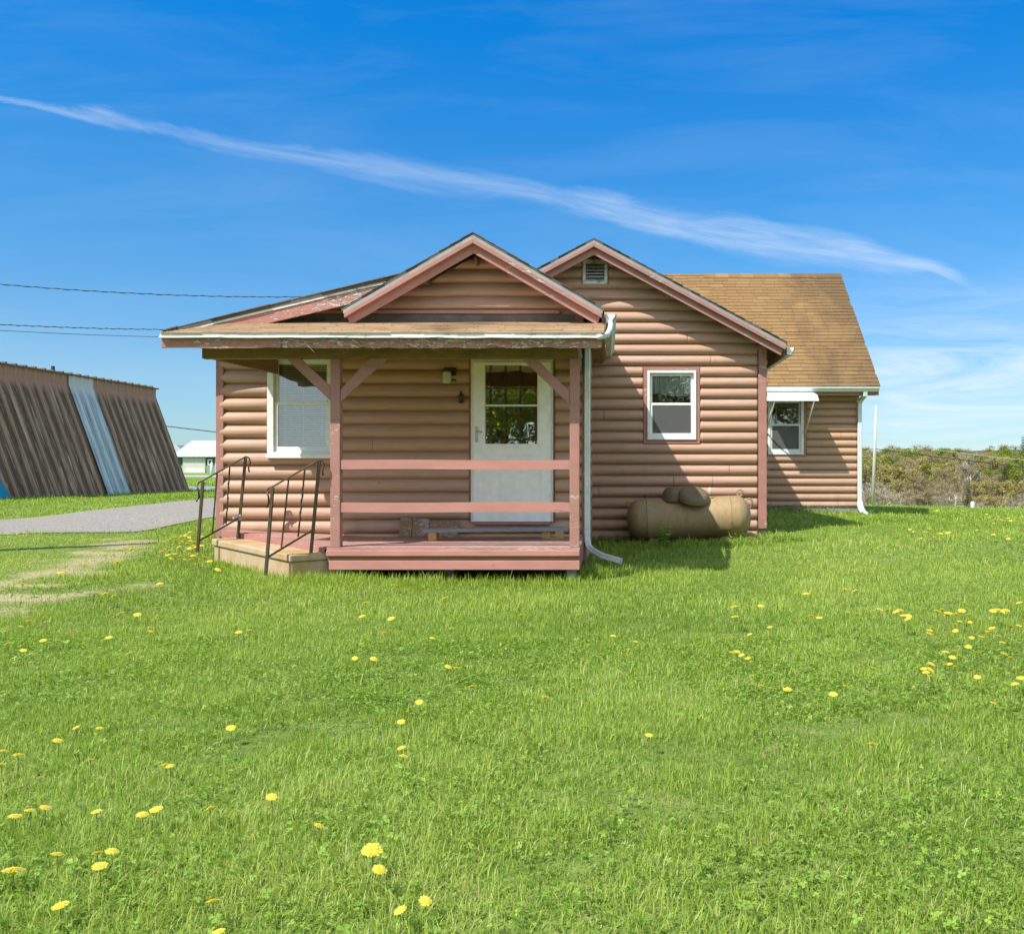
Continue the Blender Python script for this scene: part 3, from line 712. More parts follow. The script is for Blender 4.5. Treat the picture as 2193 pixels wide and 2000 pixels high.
MB().box(bx1-.09,bx1-.01,POST+.095,PORCH-.06,bz0+.01,bz1-.002).build('porch_beam',m_soffit,house,.004)
MB().box(bx0-.02,bx1,POST-.3,PORCH-.05,bz1+.003,bz1+.02).build('porch_ceiling',m_ceil,house)
MB().box(X(480,PORCH),X(1245,PORCH),PORCH-.09,PORCH-.046,Z(771.5,PORCH),bz1+.0015).build('ceiling_trim',m_ceil,house,.003)
pf=8.40; pzf=EYE+1.345; pzb=EYE+1.768; plx,prx=X(344,pf),X(1294,pf)
MB().prism([(pf+.01,pzf-.045),(pf+.01,pzf),(PORCH-.032,pzb),(PORCH-.032,pzb-.045)],plx+.01,prx-.01,'x').build('porch_roof_deck',m_roofdk,house)
mb=MB(); shingles(mb,(plx,pf-.02,pzf-.004),(prx,pf-.02,pzf-.004),(plx-.02,PORCH-.03,pzb+.002),(prx,PORCH-.03,pzb+.002),.14,.31,.009,6); mb.build('porch_roof',m_shingle2,house)
# gutter and rotten fascia
mb=MB(); zg_=Z(711,pf); n_=24; x0_,x1_=plx-.003,X(1290,pf); R=random.Random(31)
gp=[(.012,0),(-.004,0),(-.008,-.036),(-.030,-.044),(-.031,-.057),(.012,-.057)]
dr_=[R.uniform(-.003,.003)-.005*(k/n_) for k in range(n_+1)]; vs=[]
for k in range(n_+1):
    for y_,z_ in gp: vs.append((x0_+(x1_-x0_)*k/n_,pf+y_,zg_+z_+dr_[k]))
mb.add(vs,[(k*6+q,k*6+(q+1)%6,(k+1)*6+(q+1)%6,(k+1)*6+q) for k in range(n_) for q in range(6)]+[tuple(range(6)),tuple(n_*6+q for q in range(6))])
mb.build('gutter',m_gutter,house)
mb=MB(); fa=[X(350,8.45)+i*(X(604,8.45)-X(350,8.45))/8 for i in range(9)]; fb=[X(605,8.45)+i*(X(1288,8.45)-X(605,8.45))/24 for i in range(25)]
R=random.Random(12)
for lst,yo in ((fa,0),(fb,.006)):
    zs=[R.uniform(-.008,.006) for _ in lst]
    for i in range(len(lst)-1):
        a,b=lst[i],lst[i+1]; z1=EYE+1.30; z0=Z(745.5,8.45)
        mb.hexa([(a,8.415+yo,z0+zs[i]),(b,8.415+yo,z0+zs[i+1]),(b,8.445,z0+zs[i+1]),(a,8.445,z0+zs[i])],[(a,8.415+yo,z1),(b,8.415+yo,z1),(b,8.445,z1),(a,8.445,z1)])
mb.build('fascia_board',m_trimr,house)
m_split=M('split_bare_wood',(.42,.32,.22),(.25,.18,.12),8)
for i in range(34):    # split and hanging splinters of the fascia
    x=R.uniform(X(640,8.41),X(1285,8.41)); z=R.uniform(Z(743,8.41),Z(728,8.41)); l=R.uniform(.03,.13); a_=R.gauss(0,.35); o=R.uniform(.004,.022)
    MB().tube([(x,8.413,z),(x+l*.5*math.cos(a_),8.413-o,z+l*.5*math.sin(a_)+.006),(x+l*math.cos(a_),8.41-o*R.random(),z+l*math.sin(a_)-.01)],[.0035,.003,.0015],4).build('splinter',m_split,house)
# left side fascia of the porch roof
MB().prism([(8.446,EYE+1.21),(8.446,EYE+1.30),(PORCH-.05,pzb-.06),(PORCH-.05,pzb-.16)],plx+.02,plx+.045,'x').build('fascia_board',m_trimw,house)
MB().prism([(8.446,EYE+1.21),(8.446,EYE+1.30),(9.95,pzb-.14),(9.95,pzb-.24)],prx-.05,prx-.02,'x').build('fascia_board',m_soffit,house)

# ---------------- downspouts


def _spout(path,w,d,mat,name):
    mb=MB(); path=[Vector(p) for p in path]; k=len(path); vs=[]
    for i,p in enumerate(path):
        t=(path[min(i+1,k-1)]-path[max(i-1,0)]).normalized(); yv=Vector((0,1,0)); a=t.cross(yv).normalized(); b=a.cross(t).normalized()
        c=.25
        for ua,ub in ((-1,-1+c),(-1+c,-1),(-.2,-1),(-.12,-.86),(.12,-.86),(.2,-1),(1-c,-1),(1,-1+c),(1,1-c),(1-c,1),(-1+c,1),(-1,1-c)):
            vs.append(p+a*ua*w/2+b*ub*d/2*-1*-1)
    n=12; fs=[(i*n+j,i*n+(j+1)%n,(i+1)*n+(j+1)%n,(i+1)*n+j) for i in range(k-1) for j in range(n)]+[tuple(range(n)),tuple((k-1)*n+j for j in range(n))]
    mb.add(vs,fs); return mb.build(name,mat,house)
sx=X(1258,10.2); 
_spout([(sx,10.2,EYE+1.60),(sx,10.2,Z(1150,10.2)),(sx+.01,10.17,Z(1168,10.15)),(sx+.05,10.13,Z(1178,10.1)),(X(1290,10.02),10.02,Z(1190,10.02)),(X(1331,9.92),9.92,Z(1202,9.92))],.068,.055,m_metal,'downspout')
for py in (975,1158): MB().box(sx-.038,sx+.038,10.165,10.235,Z(py+2,10.2),Z(py-2,10.2)).build('downspout_strap',m_metal,house)
sx=X(1841,18.2)
_spout([(X(1853,WE-.03),WE-.03,Z(836,WE-.03)),(X(1853,WE-.03),WE-.03,Z(846,WE-.03)),(X(1846,18.1),18.1,Z(854,18.1)),(sx,18.2,Z(864,18.2)),(sx,18.2,Z(1078,18.2))],.085,.065,m_metal,'downspout')
mb=MB(); pts=[]; n=26
for i in range(n+1):
    t=i/n; px=1842+ (t**2.2)*17; py=1076+33*t-3*t*t; pts.append(W(px,py,18.2-.35*t))
rr=[.058+.008*(i%2) for i in range(n+1)]
mb.tube(pts,rr,12).build('downspout_hose',m_white,house)

# wall lamps
lamp=MB()
lamp.box(X(953,PORCH),X(979,PORCH),PORCH-.06,PORCH-.04,Z(817,PORCH),Z(789,PORCH)); cx=X(962,PORCH); cy=PORCH-.15
lamp.tube([(X(973,PORCH),PORCH-.05,Z(800,PORCH)),(X(972,PORCH),PORCH-.12,Z(794,PORCH)),(cx,cy,Z(794,PORCH))],.012,8)
lamp.rev([(.012,0),(.05,.0),(.056,-.012),(.055,-.03)],(cx,cy,Z(794,PORCH)),n=20)
lm=lamp.build('wall_lantern',m_brass,house)
MB().rev([(.046,0),(.05,-.02),(.052,-.10),(.046,-.135),(.03,-.14)],(cx,cy,Z(799,PORCH)),n=20).build('lamp_shade',m_jar,lm)
cx=X(990,PORCH); mb=MB()
mb.rev([(.004,.07),(.01,.06),(.012,.03),(.032,.02),(.034,.0),(.026,-.005),(.028,-.05),(.033,-.06),(.02,-.075)],(cx,PORCH-.085,Z(851,PORCH)),n=14)
mb.box(cx-.012,cx+.012,PORCH-.07,PORCH-.045,Z(858,PORCH),Z(846,PORCH)); mb.build('hanging_bell',m_brass,house)

# ------------------------------------------------------------------ CONCRETE STEP
st=thing('concrete_step',(-3.6,9.2,EYE-.98),'long low concrete step with two rusty iron handrails at the porch side','step')
A=(-4.42,9.80,EYE-.745); B=(-3.105,8.56,EYE-.806)
dv=Vector((B[0]-A[0],B[1]-A[1],0)).normalized(); nv=Vector((-dv.y,dv.x,0))   # along the front edge, and towards the house
dpt=.50
def stp(u,d,z):   # u along front edge 0..1, d depth, z below top
    p=Vector(A).lerp(Vector(B),u)+nv*d; return Vector((p.x,p.y,p.z-z))
mb=MB()
L=(Vector(B)-Vector(A)).length
def slab(o,zt,zb_):
    e=o/L
    return [stp(-e,-o,zb_),stp(1+e,-o,zb_),stp(1+e,dpt,zb_),stp(-e,dpt,zb_)],[stp(-e,-o,zt),stp(1+e,-o,zt),stp(1+e,dpt,zt),stp(-e,dpt,zt)]
mb.hexa(*slab(.0,.075,.40)); mb.hexa(*slab(.022,0,.072))
mb.build('step_block',m_conc,st,.014)
RB=random.Random(5)
mb=MB()
for i in range(7):    # broken stones between the step and the deck
    p=stp(.12+.045*i,dpt+.03,-.015)
    s=RB.uniform(.02,.035); mb.box(p.x-s*1.2,p.x+s,p.y-s,p.y+s,p.z-.06,p.z+s*RB.uniform(.4,.9))
mb.build('rubble',m_conc,st,.012)
def rail_set(rear,front,bal,low,yr,yf,curl):
    (rfx,rfy),(rtx,rty)=rear; (ffx,ffy),(ftx,fty)=front
    def Yat(px): t=(px-rtx)/(ftx-rtx); return yr+(yf-yr)*t
    mb=MB()
    def Q(px,py,off=0): 
        y=Yat(px); return W(px,py,y)
    path=[]
    # front curl, sloping hand rail, rear curl
    fc=[(-14,45),(-8,36),(-9,22),(-12,12),(-9,4),(-3,1)]
    for dx,dy in fc: path.append(W(ftx+dx,fty+dy,yf))
    n=8
    for i in range(n+1):
        t=i/n; path.append(W(ftx+(rtx-ftx)*t,fty+(rty-fty)*t,yf+(yr-yf)*t))
    for dx,dy in ((5,1),(9,6),(9.5,14),(6,24),(8,33)): path.append(W(rtx+dx,rty+dy,yr))
    mb.tube(path,.0145,6,flat=(1.0,.65)); h=mb.build('handrail',m_iron,st)
    MB().tube([W(rfx,rfy,yr),W(rtx,rty+2,yr)],.020,4).build('post',m_iron,h,.003)
    MB().tube([W(ffx,ffy,yf),W(ftx,fty+2,yf)],.020,4).build('post',m_iron,h,.003)
    for (a,b,tw) in bal:
        p,q=Vector(W(*a,Yat(a[0]))),Vector(W(*b,Yat(a[0])))
        pts=[p.lerp(q,i/40) for i in range(41)]
        m=MB()
        if tw: m.tube([pt+Vector((math.sin(i*.9)*.0035 if 8<i<32 else 0,0,0)) for i,pt in enumerate(pts)],[.0095+(.002*math.sin(i*1.8) if 8<i<32 else 0) for i in range(41)],6)
        else: m.tube([p,q],.009,4)
        m.build('baluster',m_iron,h)
    (a,b)=low
    MB().tube([W(*a,yf),W(*b,yr)],.012,4).build('lower_rail',m_iron,h)
    return h
h1=rail_set(((666,1184),(684,985)),((569,1232),(584,1042)),[((618,1027),(602.5,1173),False),((652.5,1007),(638.5,1149),True)],((572,1194),(668,1136)),8.75,8.43,1)
h2=rail_set(((509,1153),(526,978)),((423,1182),(434.5,1029)),[((465,1014),(455,1141),False),((492,1000),(484,1122),True)],((427,1158),(514,1108)),9.9,9.56,1)
MB().tube([W(500,1111,9.85),W(507,1105,9.84),W(514,1104,9.83),W(517,1110,9.86),W(511,1113,9.9)],.016,8).build('cloth_tie',M('faded_cloth_knot',(.55,.52,.46),(.40,.38,.33),20),h2)

# ------------------------------------------------------------------ LOOSE THINGS ON THE PORCH
def deckz(x): return dz(x)+.004
pl=MB(); ya,yb=9.50,9.86
pa,pb=W(904,1141,ya),W(1216,1141,yb)
zt=max(pa[2],pb[2]); d=Vector((pb[0]-pa[0],pb[1]-pa[1],0)); n=Vector((-d.y,d.x,0)).normalized()*.20
p0=Vector((pa[0],pa[1],EYE-.655)); p1_=Vector((pb[0],pb[1],EYE-.665)); th=Vector((0,0,.04))
lo=[p0,p1_,p1_+n,p0+n+d.normalized()*.05]
pl.hexa(lo,[v+th for v in lo]); o=pl.build('plank',m_plank,bevel=.004,origin=p0)
tag(o,'long grey weathered plank lying across wood blocks on the porch deck','plank')
def blk(px0,px1,y,dep,label,n=1):
    mb=MB(); a,b=X(px0,y),X(px1,y); z0=deckz(a)
    zt=EYE-.657
    if n==1: mb.box(a,b,y,y+dep,z0,zt)
    else:
        w=(b-a)*.40; mb.box(a,a+w,y,y+dep,z0+.018,zt-.006); mb.box(b-w,b,y,y+dep,z0+.018,zt-.006); mb.box(a,b,y,y+dep,z0,z0+.016); mb.box(a+.01,b-.01,y+.02,y+dep,zt-.005,zt-.001)
    o=mb.build('wood_block',m_lumber,bevel=.004,origin=(a,y,z0)); return tag(o,label,'wood block','blocks under the grey plank')
blk(917,934,9.52,.16,'square raw lumber block under the plank end away from the door')
blk(1160,1207,9.84,.12,'short notched pallet piece under the plank end below the door',2)
lb=MB(); y0=10.14; R=random.Random(2)
for a,b,t in ((856.5,882.5,1108.5),(884,919,1110),(920.5,982,1114)):
    x0,x1=X(a,y0),X(b,y0); z0=DZ+.004; z1=Z(t,y0)
    lb.hexa([(x0,y0-.06,z0),(x1,y0-.06,z0),(x1,y0-.035,z0),(x0,y0-.035,z0)],[(x0,y0+.03,z1),(x1,y0+.03,z1-.006),(x1,y0+.055,z1-.006),(x0,y0+.055,z1)])
o=lb.build('old_board_panel',mk_peel('flaking_mauve_paint',(.40,.29,.26),(.24,.15,.06),.44,.50,(4,4,9),4,(.30,.20,.09)),bevel=.003,origin=(X(856,y0),y0,DZ))
tag(o,'old flaking mauve board panel leaning against the house wall behind the plank','board panel')

# ------------------------------------------------------------------ TANK
def mk_tank():
    t=NT('tank_paint'); p=t.objc()
    f=t.noise(p,(2.2,2.2,.7),3.2,9,.65); g=t.noise(p,(7,7,1.2),4,8,.7); v=t.noise(p,(14,14,1.6),3,6,.6)
    col=t.ramp(f,[(.32,(.30,.21,.10)),(.54,(.325,.232,.115)),(.74,(.20,.152,.085))])
    col=t.mix(t.math('MULTIPLY',t.rampf(g,.47,.70),.42),col,(.125,.09,.05))
    sx=t.n('ShaderNodeSeparateXYZ'); t.l(p,sx.inputs[0])
    low=t.rampf(t.math('ADD',sx.outputs[2],t.math('MULTIPLY',v,.35)),.42,.16)      # darker towards the bottom, with an uneven edge
    col=t.mix(t.math('MULTIPLY',low,.8),col,(.15,.115,.06))
    col=t.mix(t.math('MULTIPLY',t.rampf(v,.62,.72),.55),col,(.09,.075,.05))
    return t.done(t.bsdf(col,.62,0,.35,g,.25,.003))
m_tank=mk_tank()
ty=12.33; tx0,tx1=X(1343,12.05),X(1614,12.05); tr=.296; tzc=(Z(1066,12.1)+Z(1157,12.05))/2
tank=thing('propane_tank',((tx0+tx1)/2,ty,tzc-tr),'grimy tan propane tank lying by the house wall with its lid flipped open','propane tank')
mb=MB(); Lh=(tx1-tx0)/2; prof=[]
for i in range(13):
    t=i/12*math.pi/2; prof.append((tr*math.sin(t)**.92 if i else .004,-Lh+.20*(1-math.cos(t))))
prof+=[(tr,-.60),(tr,-.585),(tr+.004,-.582),(tr+.004,-.57),(tr,-.567),(tr,.0),(tr,.567),(tr+.004,.57),(tr+.004,.582),(tr,.585),(tr,.60)]
prof+=[(r,-h) for r,h in reversed(prof[:13])]
ax=Vector((1,-.05,.035)).normalized()
mb.rev(prof,((tx0+tx1)/2,ty,tzc),ax,40); mb.build('tank_shell',m_tank,tank)
tc=Vector(((tx0+tx1)/2,ty,tzc))
def tpt(u,h,dy=0): return tc+ax*u+Vector((0,dy,h))
m_lid=M('weathered_tank_lid',(.20,.145,.08),(.115,.088,.052),4,(1,1,2),.55)
# hood over the valves and the flipped lid
c=tpt(X(1447,12.1)-tc.x,tr-.05,-.02)
mb=MB(); pr=[]
for i in range(12):
    t=i/11*math.pi/2; pr.append((.215*math.cos(t)**.55 if i<11 else .004,.205*math.sin(t)))
mb.rev(pr,c,(0,-.05,1),28,squash=(.86,1.0)); mb.build('valve_hood',m_lid,tank)
mb=MB(); c=tpt(X(1488,11.95)-tc.x,tr+.0,-.17); pr=[(.222,-.03),(.225,-.005)]
for i in range(12):
    t=i/11*math.pi/2; pr.append((.222*math.cos(t)**.5 if i<11 else .004,.115*math.sin(t)))
mb.rev(pr,c,(.10,-.42,.90),32); mb.build('tank_lid',m_lid,tank)
mb=MB(); mb.tube([tpt(X(1522,12)-tc.x,tr+.02,-.14),tpt(X(1522,12)-tc.x+.01,tr+.13,-.16)],.012,8)
mb.build('lid_hinge',m_white,tank)
for (px,hh,tilt) in ((1589,.0,0),):
    mb=MB(); c=tpt(X(px,12.1)-tc.x,tr+.035)
    mb.tube([c+Vector((math.cos(a)*.045,0,math.sin(a)*.045)) for a in np.linspace(0,2*math.pi,17)],.013,8,caps=False); mb.build('lifting_ring',m_tank,tank)
mb=MB(); c=tpt(Lh-.05,tr*.62)
mb.tube([c+Vector((.03+math.cos(a)*.045,0,math.sin(a)*.065)) for a in np.linspace(0,2*math.pi,17)],.013,8,caps=False); mb.build('lifting_ring',m_tank,tank)
mb=MB(); a=tpt(-Lh+.06,tr*.62)
mb.prism([(a.x,a.z-.12),(a.x-.035,a.z-.02),(a.x-.085,a.z+.05),(a.x-.06,a.z+.085),(a.x,a.z+.07),(a.x+.05,a.z+.02)],a.y-.01,a.y+.012); mb.build('lifting_ear',m_tank,tank,.004)
mb=MB(); a=tpt(X(1383,12.1)-tc.x,tr-.02); mb.tube([a,a+Vector((0,0,.055)),a+Vector((.012,0,.07))],.008,6); mb.build('valve_stub',m_iron,tank)
for u in (-.5,.5):
    for dy in (-.14,.14): p=tpt(u,-tr-.02,dy); MB().box(p.x-.06,p.x+.06,p.y-.03,p.y+.03,p.z-.10,p.z+.05).build('tank_foot',m_tank,tank)

# ------------------------------------------------------------------ GROUND
def axis(breaks):
    out=[]
    for a,b,s in breaks:
        out+=list(np.arange(a,b-1e-6,s))
    out.append(breaks[-1][1]); return np.array(out)
gx=axis([(-700,-200,50),(-200,-60,10),(-60,-20,2.0),(-20,-9,.4),(-9,12,.2),(12,30,1.0),(30,90,4),(90,240,10),(240,700,46)])
gy=axis([(-200,-40,20),(-40,-4,4),(-4,1,.5),(1,20,.2),(20,40,.6),(40,100,3),(100,260,8),(260,420,16),(420,800,38)])
GX,GY=np.meshgrid(gx,gy); GZ=ground(GX,GY)
near=np.exp(-((GX)/25)**2-((GY-8)/25)**2)
GZ=GZ+wob(GX,GY,1.6,1)*.008*near
nx,ny=len(gx),len(gy)
idx=np.arange(nx*ny).reshape(ny,nx)
quads=np.stack([idx[:-1,:-1],idx[:-1,1:],idx[1:,1:],idx[1:,:-1]],-1).reshape(-1,4)
# worn soil beside the drive
def seg_d(x,y,pts):
    d=np.full(np.shape(x),1e9)
    for (ax_,ay_),(bx_,by_) in zip(pts,pts[1:]):
        vx,vy=bx_-ax_,by_-ay_; t=np.clip(((x-ax_)*vx+(y-ay_)*vy)/(vx*vx+vy*vy),0,1)
        d=np.minimum(d,np.hypot(x-ax_-t*vx,y-ay_-t*vy))
    return d
def hits(l): return [hit(a,b)[:2] for a,b in l]
trackA=hits([(-150,1310),(0,1252),(90,1232),(160,1212),(225,1188),(280,1160)])
trackB=hits([(-150,1315),(0,1297),(130,1280),(240,1262),(330,1252)])
def bare(x,y):
    d=np.minimum(seg_d(x,y,trackA)/.55, seg_d(x,y,trackB)/.26)
    return np.clip(.98-d*.85+.45*wob(x,y,5,9),0,.85)
gm=np_mesh('ground',np.stack([GX,GY,GZ],-1).reshape(-1,3),quads,smooth=True)
at=gm.attributes.new('bare','FLOAT','POINT'); at.data.foreach_set('value',bare(GX,GY).ravel().astype(np.float32))
def mk_ground():
    t=NT('lawn_soil'); p=t.pos()
    f=t.noise(p,(1,1,1),.35,7,.6); g=t.noise(p,(1,1,1),9,8,.65); fine=t.noise(p,(1,1,1),70,4,.6)
    green=t.ramp(g,[(.3,(.10,.18,.026)),(.5,(.15,.255,.036)),(.72,(.21,.30,.06))])
    green=t.mix(t.math('MULTIPLY',t.rampf(f,.42,.68),.5),green,(.22,.27,.06))
    nearg=t.ramp(g,[(.3,(.09,.14,.026)),(.5,(.14,.20,.04)),(.72,(.25,.25,.09))])
    sy=t.n('ShaderNodeSeparateXYZ'); t.l(p,sy.inputs[0]); green=t.mix(t.rampf(sy.outputs[1],9,26),nearg,green)
    soil=t.ramp(fine,[(.3,(.22,.17,.09)),(.5,(.36,.30,.17)),(.7,(.50,.43,.27))])
    sx=t.n('ShaderNodeSeparateXYZ'); t.l(p,sx.inputs[0])
    b=t.math('ADD',t.math('MULTIPLY',t.attr('bare'),.82),t.math('MULTIPLY',t.math('SUBTRACT',t.noise(p,(1,1,1),14,6,.7),.5),1.1))
    col=t.mix(t.rampf(b,.35,.65),green,soil)
    # far slopes: brown spring woodland floor
    far=t.rampf(sx.outputs[1],60,130); wood=t.ramp(t.noise(p,(1,1,1),.09,8,.7),[(.35,(.26,.22,.12)),(.55,(.28,.25,.11)),(.7,(.18,.19,.07))])
    rt=t.rampf(sx.outputs[0],-20,10)
    col=t.mix(t.math('MULTIPLY',far,rt),col,wood)
    return t.done(t.bsdf(col,.95,0,.1,g,.4,.02))
go=link_mesh('ground',gm,mk_ground()); tag(go,kind='structure')

def sheet(name,up,lo,n,m,mat,lift):
    def res(pts,n):
        P=np.array(pts); d=np.r_[0,np.cumsum(np.hypot(*np.diff(P,axis=0).T))]; t=np.linspace(0,d[-1],n)
        return np.stack([np.interp(t,d,P[:,0]),np.interp(t,d,P[:,1])],-1)
    U,Lw=res(up,n),res(lo,n); s=np.linspace(0,1,m)[:,None,None]
    P=U[None]*(1-s)+Lw[None]*s
    P=P+ (np.stack([wob(P[...,0],P[...,1],3,20),wob(P[...,0],P[...,1],3,21)],-1)*.07)
    z=ground(P[...,0],P[...,1])+lift
    V=np.concatenate([P,z[...,None]],-1).reshape(-1,3); ii=np.arange(n*m).reshape(m,n)
    q=np.stack([ii[:-1,:-1],ii[1:,:-1],ii[1:,1:],ii[:-1,1:]],-1).reshape(-1,4)
    me=np_mesh(name,V,q,smooth=True); return link_mesh(name,me,mat)
upP=[hit(a,b)[:2] for a,b in ((-500,1190),(-220,1144),(-60,1121),(0,1115),(130,1103),(260,1088),(389,1074),(470,1066),(540,1058),(640,1051),(760,1046.5))]
loP=[hit(a,b)[:2] for a,b in ((-500,1240),(-220,1172),(-60,1153),(0,1148),(100,1142),(235,1142),(300,1140),(360,1128),(430,1112),(500,1104),(560,1095),(680,1074),(800,1060))]
def mk_gravel():
    t=NT('pale_gravel'); p=t.pos(); v=t.n('ShaderNodeTexVoronoi'); v.inputs['Scale'].default_value=38; t.l(p,v.inputs['Vector'])
    f=t.noise(p,(1,1,1),1.3,7,.6); g=t.noise(p,(1,1,1),45,5,.7)
    col=t.ramp(v.outputs['Color'],[(.1,(.19,.175,.15)),(.5,(.275,.257,.225)),(.9,(.36,.34,.305))])
    col=t.mix(t.math('MULTIPLY',t.rampf(f,.48,.68),.75),col,(.33,.26,.165))
    col=t.mix(t.math('MULTIPLY',t.rampf(g,.58,.72),.4),col,(.14,.12,.10))
    return t.done(t.bsdf(col,.95,0,.1,v.outputs['Distance'],.7,.012))
m_gravel=mk_gravel()
tag(sheet('gravel_driveway',upP,loP,60,14,m_gravel,.012),kind='structure')
drive_poly=np.array(upP+loP[::-1])
def in_poly(x,y,P):
    c=np.zeros(np.shape(x),bool); n=len(P); j=n-1
    for i in range(n):
        xi,yi=P[i]; xj,yj=P[j]
        c^=((yi>y)!=(yj>y))&(x<(xj-xi)*(y-yi)/(yj-yi+1e-12)+xi); j=i
    return c
def far_band(name,py0,py1,mat,lift=.02):
    up=[hit(px,py0,y0=15,y1=140)[:2] for px in (-300,200,350,480,640)]; lo=[hit(px,py1,y0=15,y1=140)[:2] for px in (-300,200,350,480,640)]
    tag(sheet(name,up,lo,40,4,mat,lift),kind='structure'); return np.array(up+lo[::-1])
road_poly=far_band('far_road',1042.5,1049.5,M('pale_road_asphalt',(.26,.26,.26),(.21,.21,.205),2,(1,1,1),.9),.02)
path_poly=far_band('far_driveway',1018.5,1023,M('pale_concrete_drive',(.42,.40,.37),(.36,.34,.31),1.5,(1,1,1),.9),.03)

# ------------------------------------------------------------------ STEEP ROOFED SHED
sh_k=.0766
def sx_(x28,y): return x28+sh_k*(y-28)
def rpt(y,t):   # slope profile: t=0 top of the vertical band, .08 its foot, 1 at the ground
    if t<=.08: return (sx_(-14.55,y),y,EYE+2.70-.27*t/.08)
    s=(t-.08)/.92; return (sx_(-14.55+1.12*s,y),y,EYE+2.43-3.10*s)
shed=thing('a_frame_shed',(-15.2,22,EYE-.6),'long weathered shed whose steep ribbed brown side leans down to the grass','shed')
def mk_rib(name,a,b,ridge,streak,band):
    t=NT(name); p=t.pos(); rot=t.n('ShaderNodeVectorRotate',rotation_type='Y_AXIS'); rot.inputs['Angle'].default_value=.0; t.l(p,rot.inputs['Vector'])
    f=t.noise(p,(.6,4.5,.28),2.2,9,.68,.5); g=t.noise(p,(.5,11,.22),2.5,8,.7,.2)
    sx=t.n('ShaderNodeSeparateXYZ'); t.l(p,sx.inputs[0])
    col=t.ramp(f,[(.30,a),(.52,b),(.72,streak)])
    col=t.mix(t.math('MULTIPLY',t.rampf(g,.50,.62),.75),col,(.06,.045,.032))
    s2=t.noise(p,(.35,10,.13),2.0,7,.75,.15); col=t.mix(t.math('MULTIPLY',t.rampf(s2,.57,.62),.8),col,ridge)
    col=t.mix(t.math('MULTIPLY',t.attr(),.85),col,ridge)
    top=t.rampf(t.math('ADD',sx.outputs[2],t.math('MULTIPLY',g,.55)),EYE+2.42,EYE+2.62)    # band sheltered by the ridge keeps its paint
    col=t.mix(top,col,band)
    return t.done(t.bsdf(col,.75,0,.25,g,.3,.006))
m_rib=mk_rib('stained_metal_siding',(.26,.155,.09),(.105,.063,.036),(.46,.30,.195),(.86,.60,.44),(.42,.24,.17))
m_ribblue=mk_rib('pale_blue_stained_metal',(.40,.60,.66),(.34,.42,.44),(.66,.70,.70),(.70,.74,.76),(.58,.58,.57))
def ribbed(y0,y1,mat,name,lift=0):
    mb=MB(); ts=[0,.04,.08,.0801]+list(np.linspace(.12,1,8)); y=y0; sp=.338
    n=int(round((y1-y0)/sp))
    for i in range(n):
        ya=y0+i*sp
        for (o0,o1,h0,h1,tn) in ((0,.125,0,0,.0),(.125,.145,0,.036,.6),(.145,.195,.036,.036,1.0),(.195,.215,.036,0,.1),(.215,.27,0,0,.0),(.27,.28,0,.008,.5),(.28,.29,.008,0,.5),(.29,.338,0,0,0)):
            vs=[]
            for t in ts:
                for o,h in ((o0,h0),(o1,h1)):
                    q=Vector(rpt(ya+o,t)); nn=Vector((.94,0,.34)) if t>.08 else Vector((1,0,0)); vs.append(q+nn*(h+lift))
            mb.add(vs,[(2*k,2*k+1,2*k+3,2*k+2) for k in range(len(ts)-1)],False,tn)
    return mb.build(name,mat,shed)
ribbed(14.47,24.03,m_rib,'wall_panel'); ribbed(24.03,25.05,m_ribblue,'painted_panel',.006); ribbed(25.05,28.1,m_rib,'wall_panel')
mb=MB()     # body behind the sheets
def cross(y): 
    a=[rpt(y,0),rpt(y,.08),rpt(y,1)]; x0=a[0][0]
    ins=[(a[0][0]-.03,y,a[0][2]-.01),(a[1][0]-.03,y,a[1][2]-.02),(a[2][0]-.03,y,a[2][2]-.2)]
    w=1.6
    return ins+[(x0-w-1.12,y,a[2][2]-.2),(x0-w,y,a[1][2]-.02),(x0-w,y,a[0][2]-.01)]
c0,c1=cross(14.5),cross(28.05)
mb.add(c0+c1,[tuple(range(6)),tuple(range(11,5,-1))]+[(i,i+6,(i+1)%6+6,(i+1)%6) for i in range(6)]); mb.build('shed_body',m_rib,shed)
mb=MB(); a,b=rpt(14.4,0),rpt(28.15,0)
mb.hexa([(a[0]+.06,a[1],a[2]-.02),(b[0]+.06,b[1],b[2]-.02),(b[0]-1.7,b[1],b[2]-.02),(a[0]-1.7,a[1],a[2]-.02)],[(a[0]+.07,a[1],a[2]+.015),(b[0]+.07,b[1],b[2]+.015),(b[0]-1.7,b[1],b[2]+.03),(a[0]-1.7,a[1],a[2]+.03)])
for i in range(40):
    y=14.6+i*.338; q=rpt(y,0); mb.box(q[0]-.3,q[0]+.075,y-.035,y+.035,q[2]+.012,q[2]+.058)
mb.build('ridge_cap',M('rusty_ridge_metal',(.20,.13,.095),(.13,.085,.06),3),shed)
q=rpt(23.5,0); MB().tube([(q[0]-.05,23.5,q[2]-.05),(q[0]-.05,23.5,q[2]+.17)],.045,10).build('vent_pipe',m_dark,shed)
mb=MB(); 
p=[Vector(rpt(18.2,1)),Vector(rpt(20.3,1)),Vector(rpt(20.05,.80)),Vector(rpt(18.2,.55))]
off=Vector((.10,0,.05)); mb.hexa([v+off for v in p],[v+off+Vector((.05,0,.02)) for v in p])
o=mb.build('blue_sheet',M('turquoise_plastic',(.02,.30,.42),(.015,.24,.36),3,(1,1,1),.4,0,.4,.05),origin=p[0]); tag(o,'bright turquoise plastic sheet leaning on the brown shed','plastic sheet')

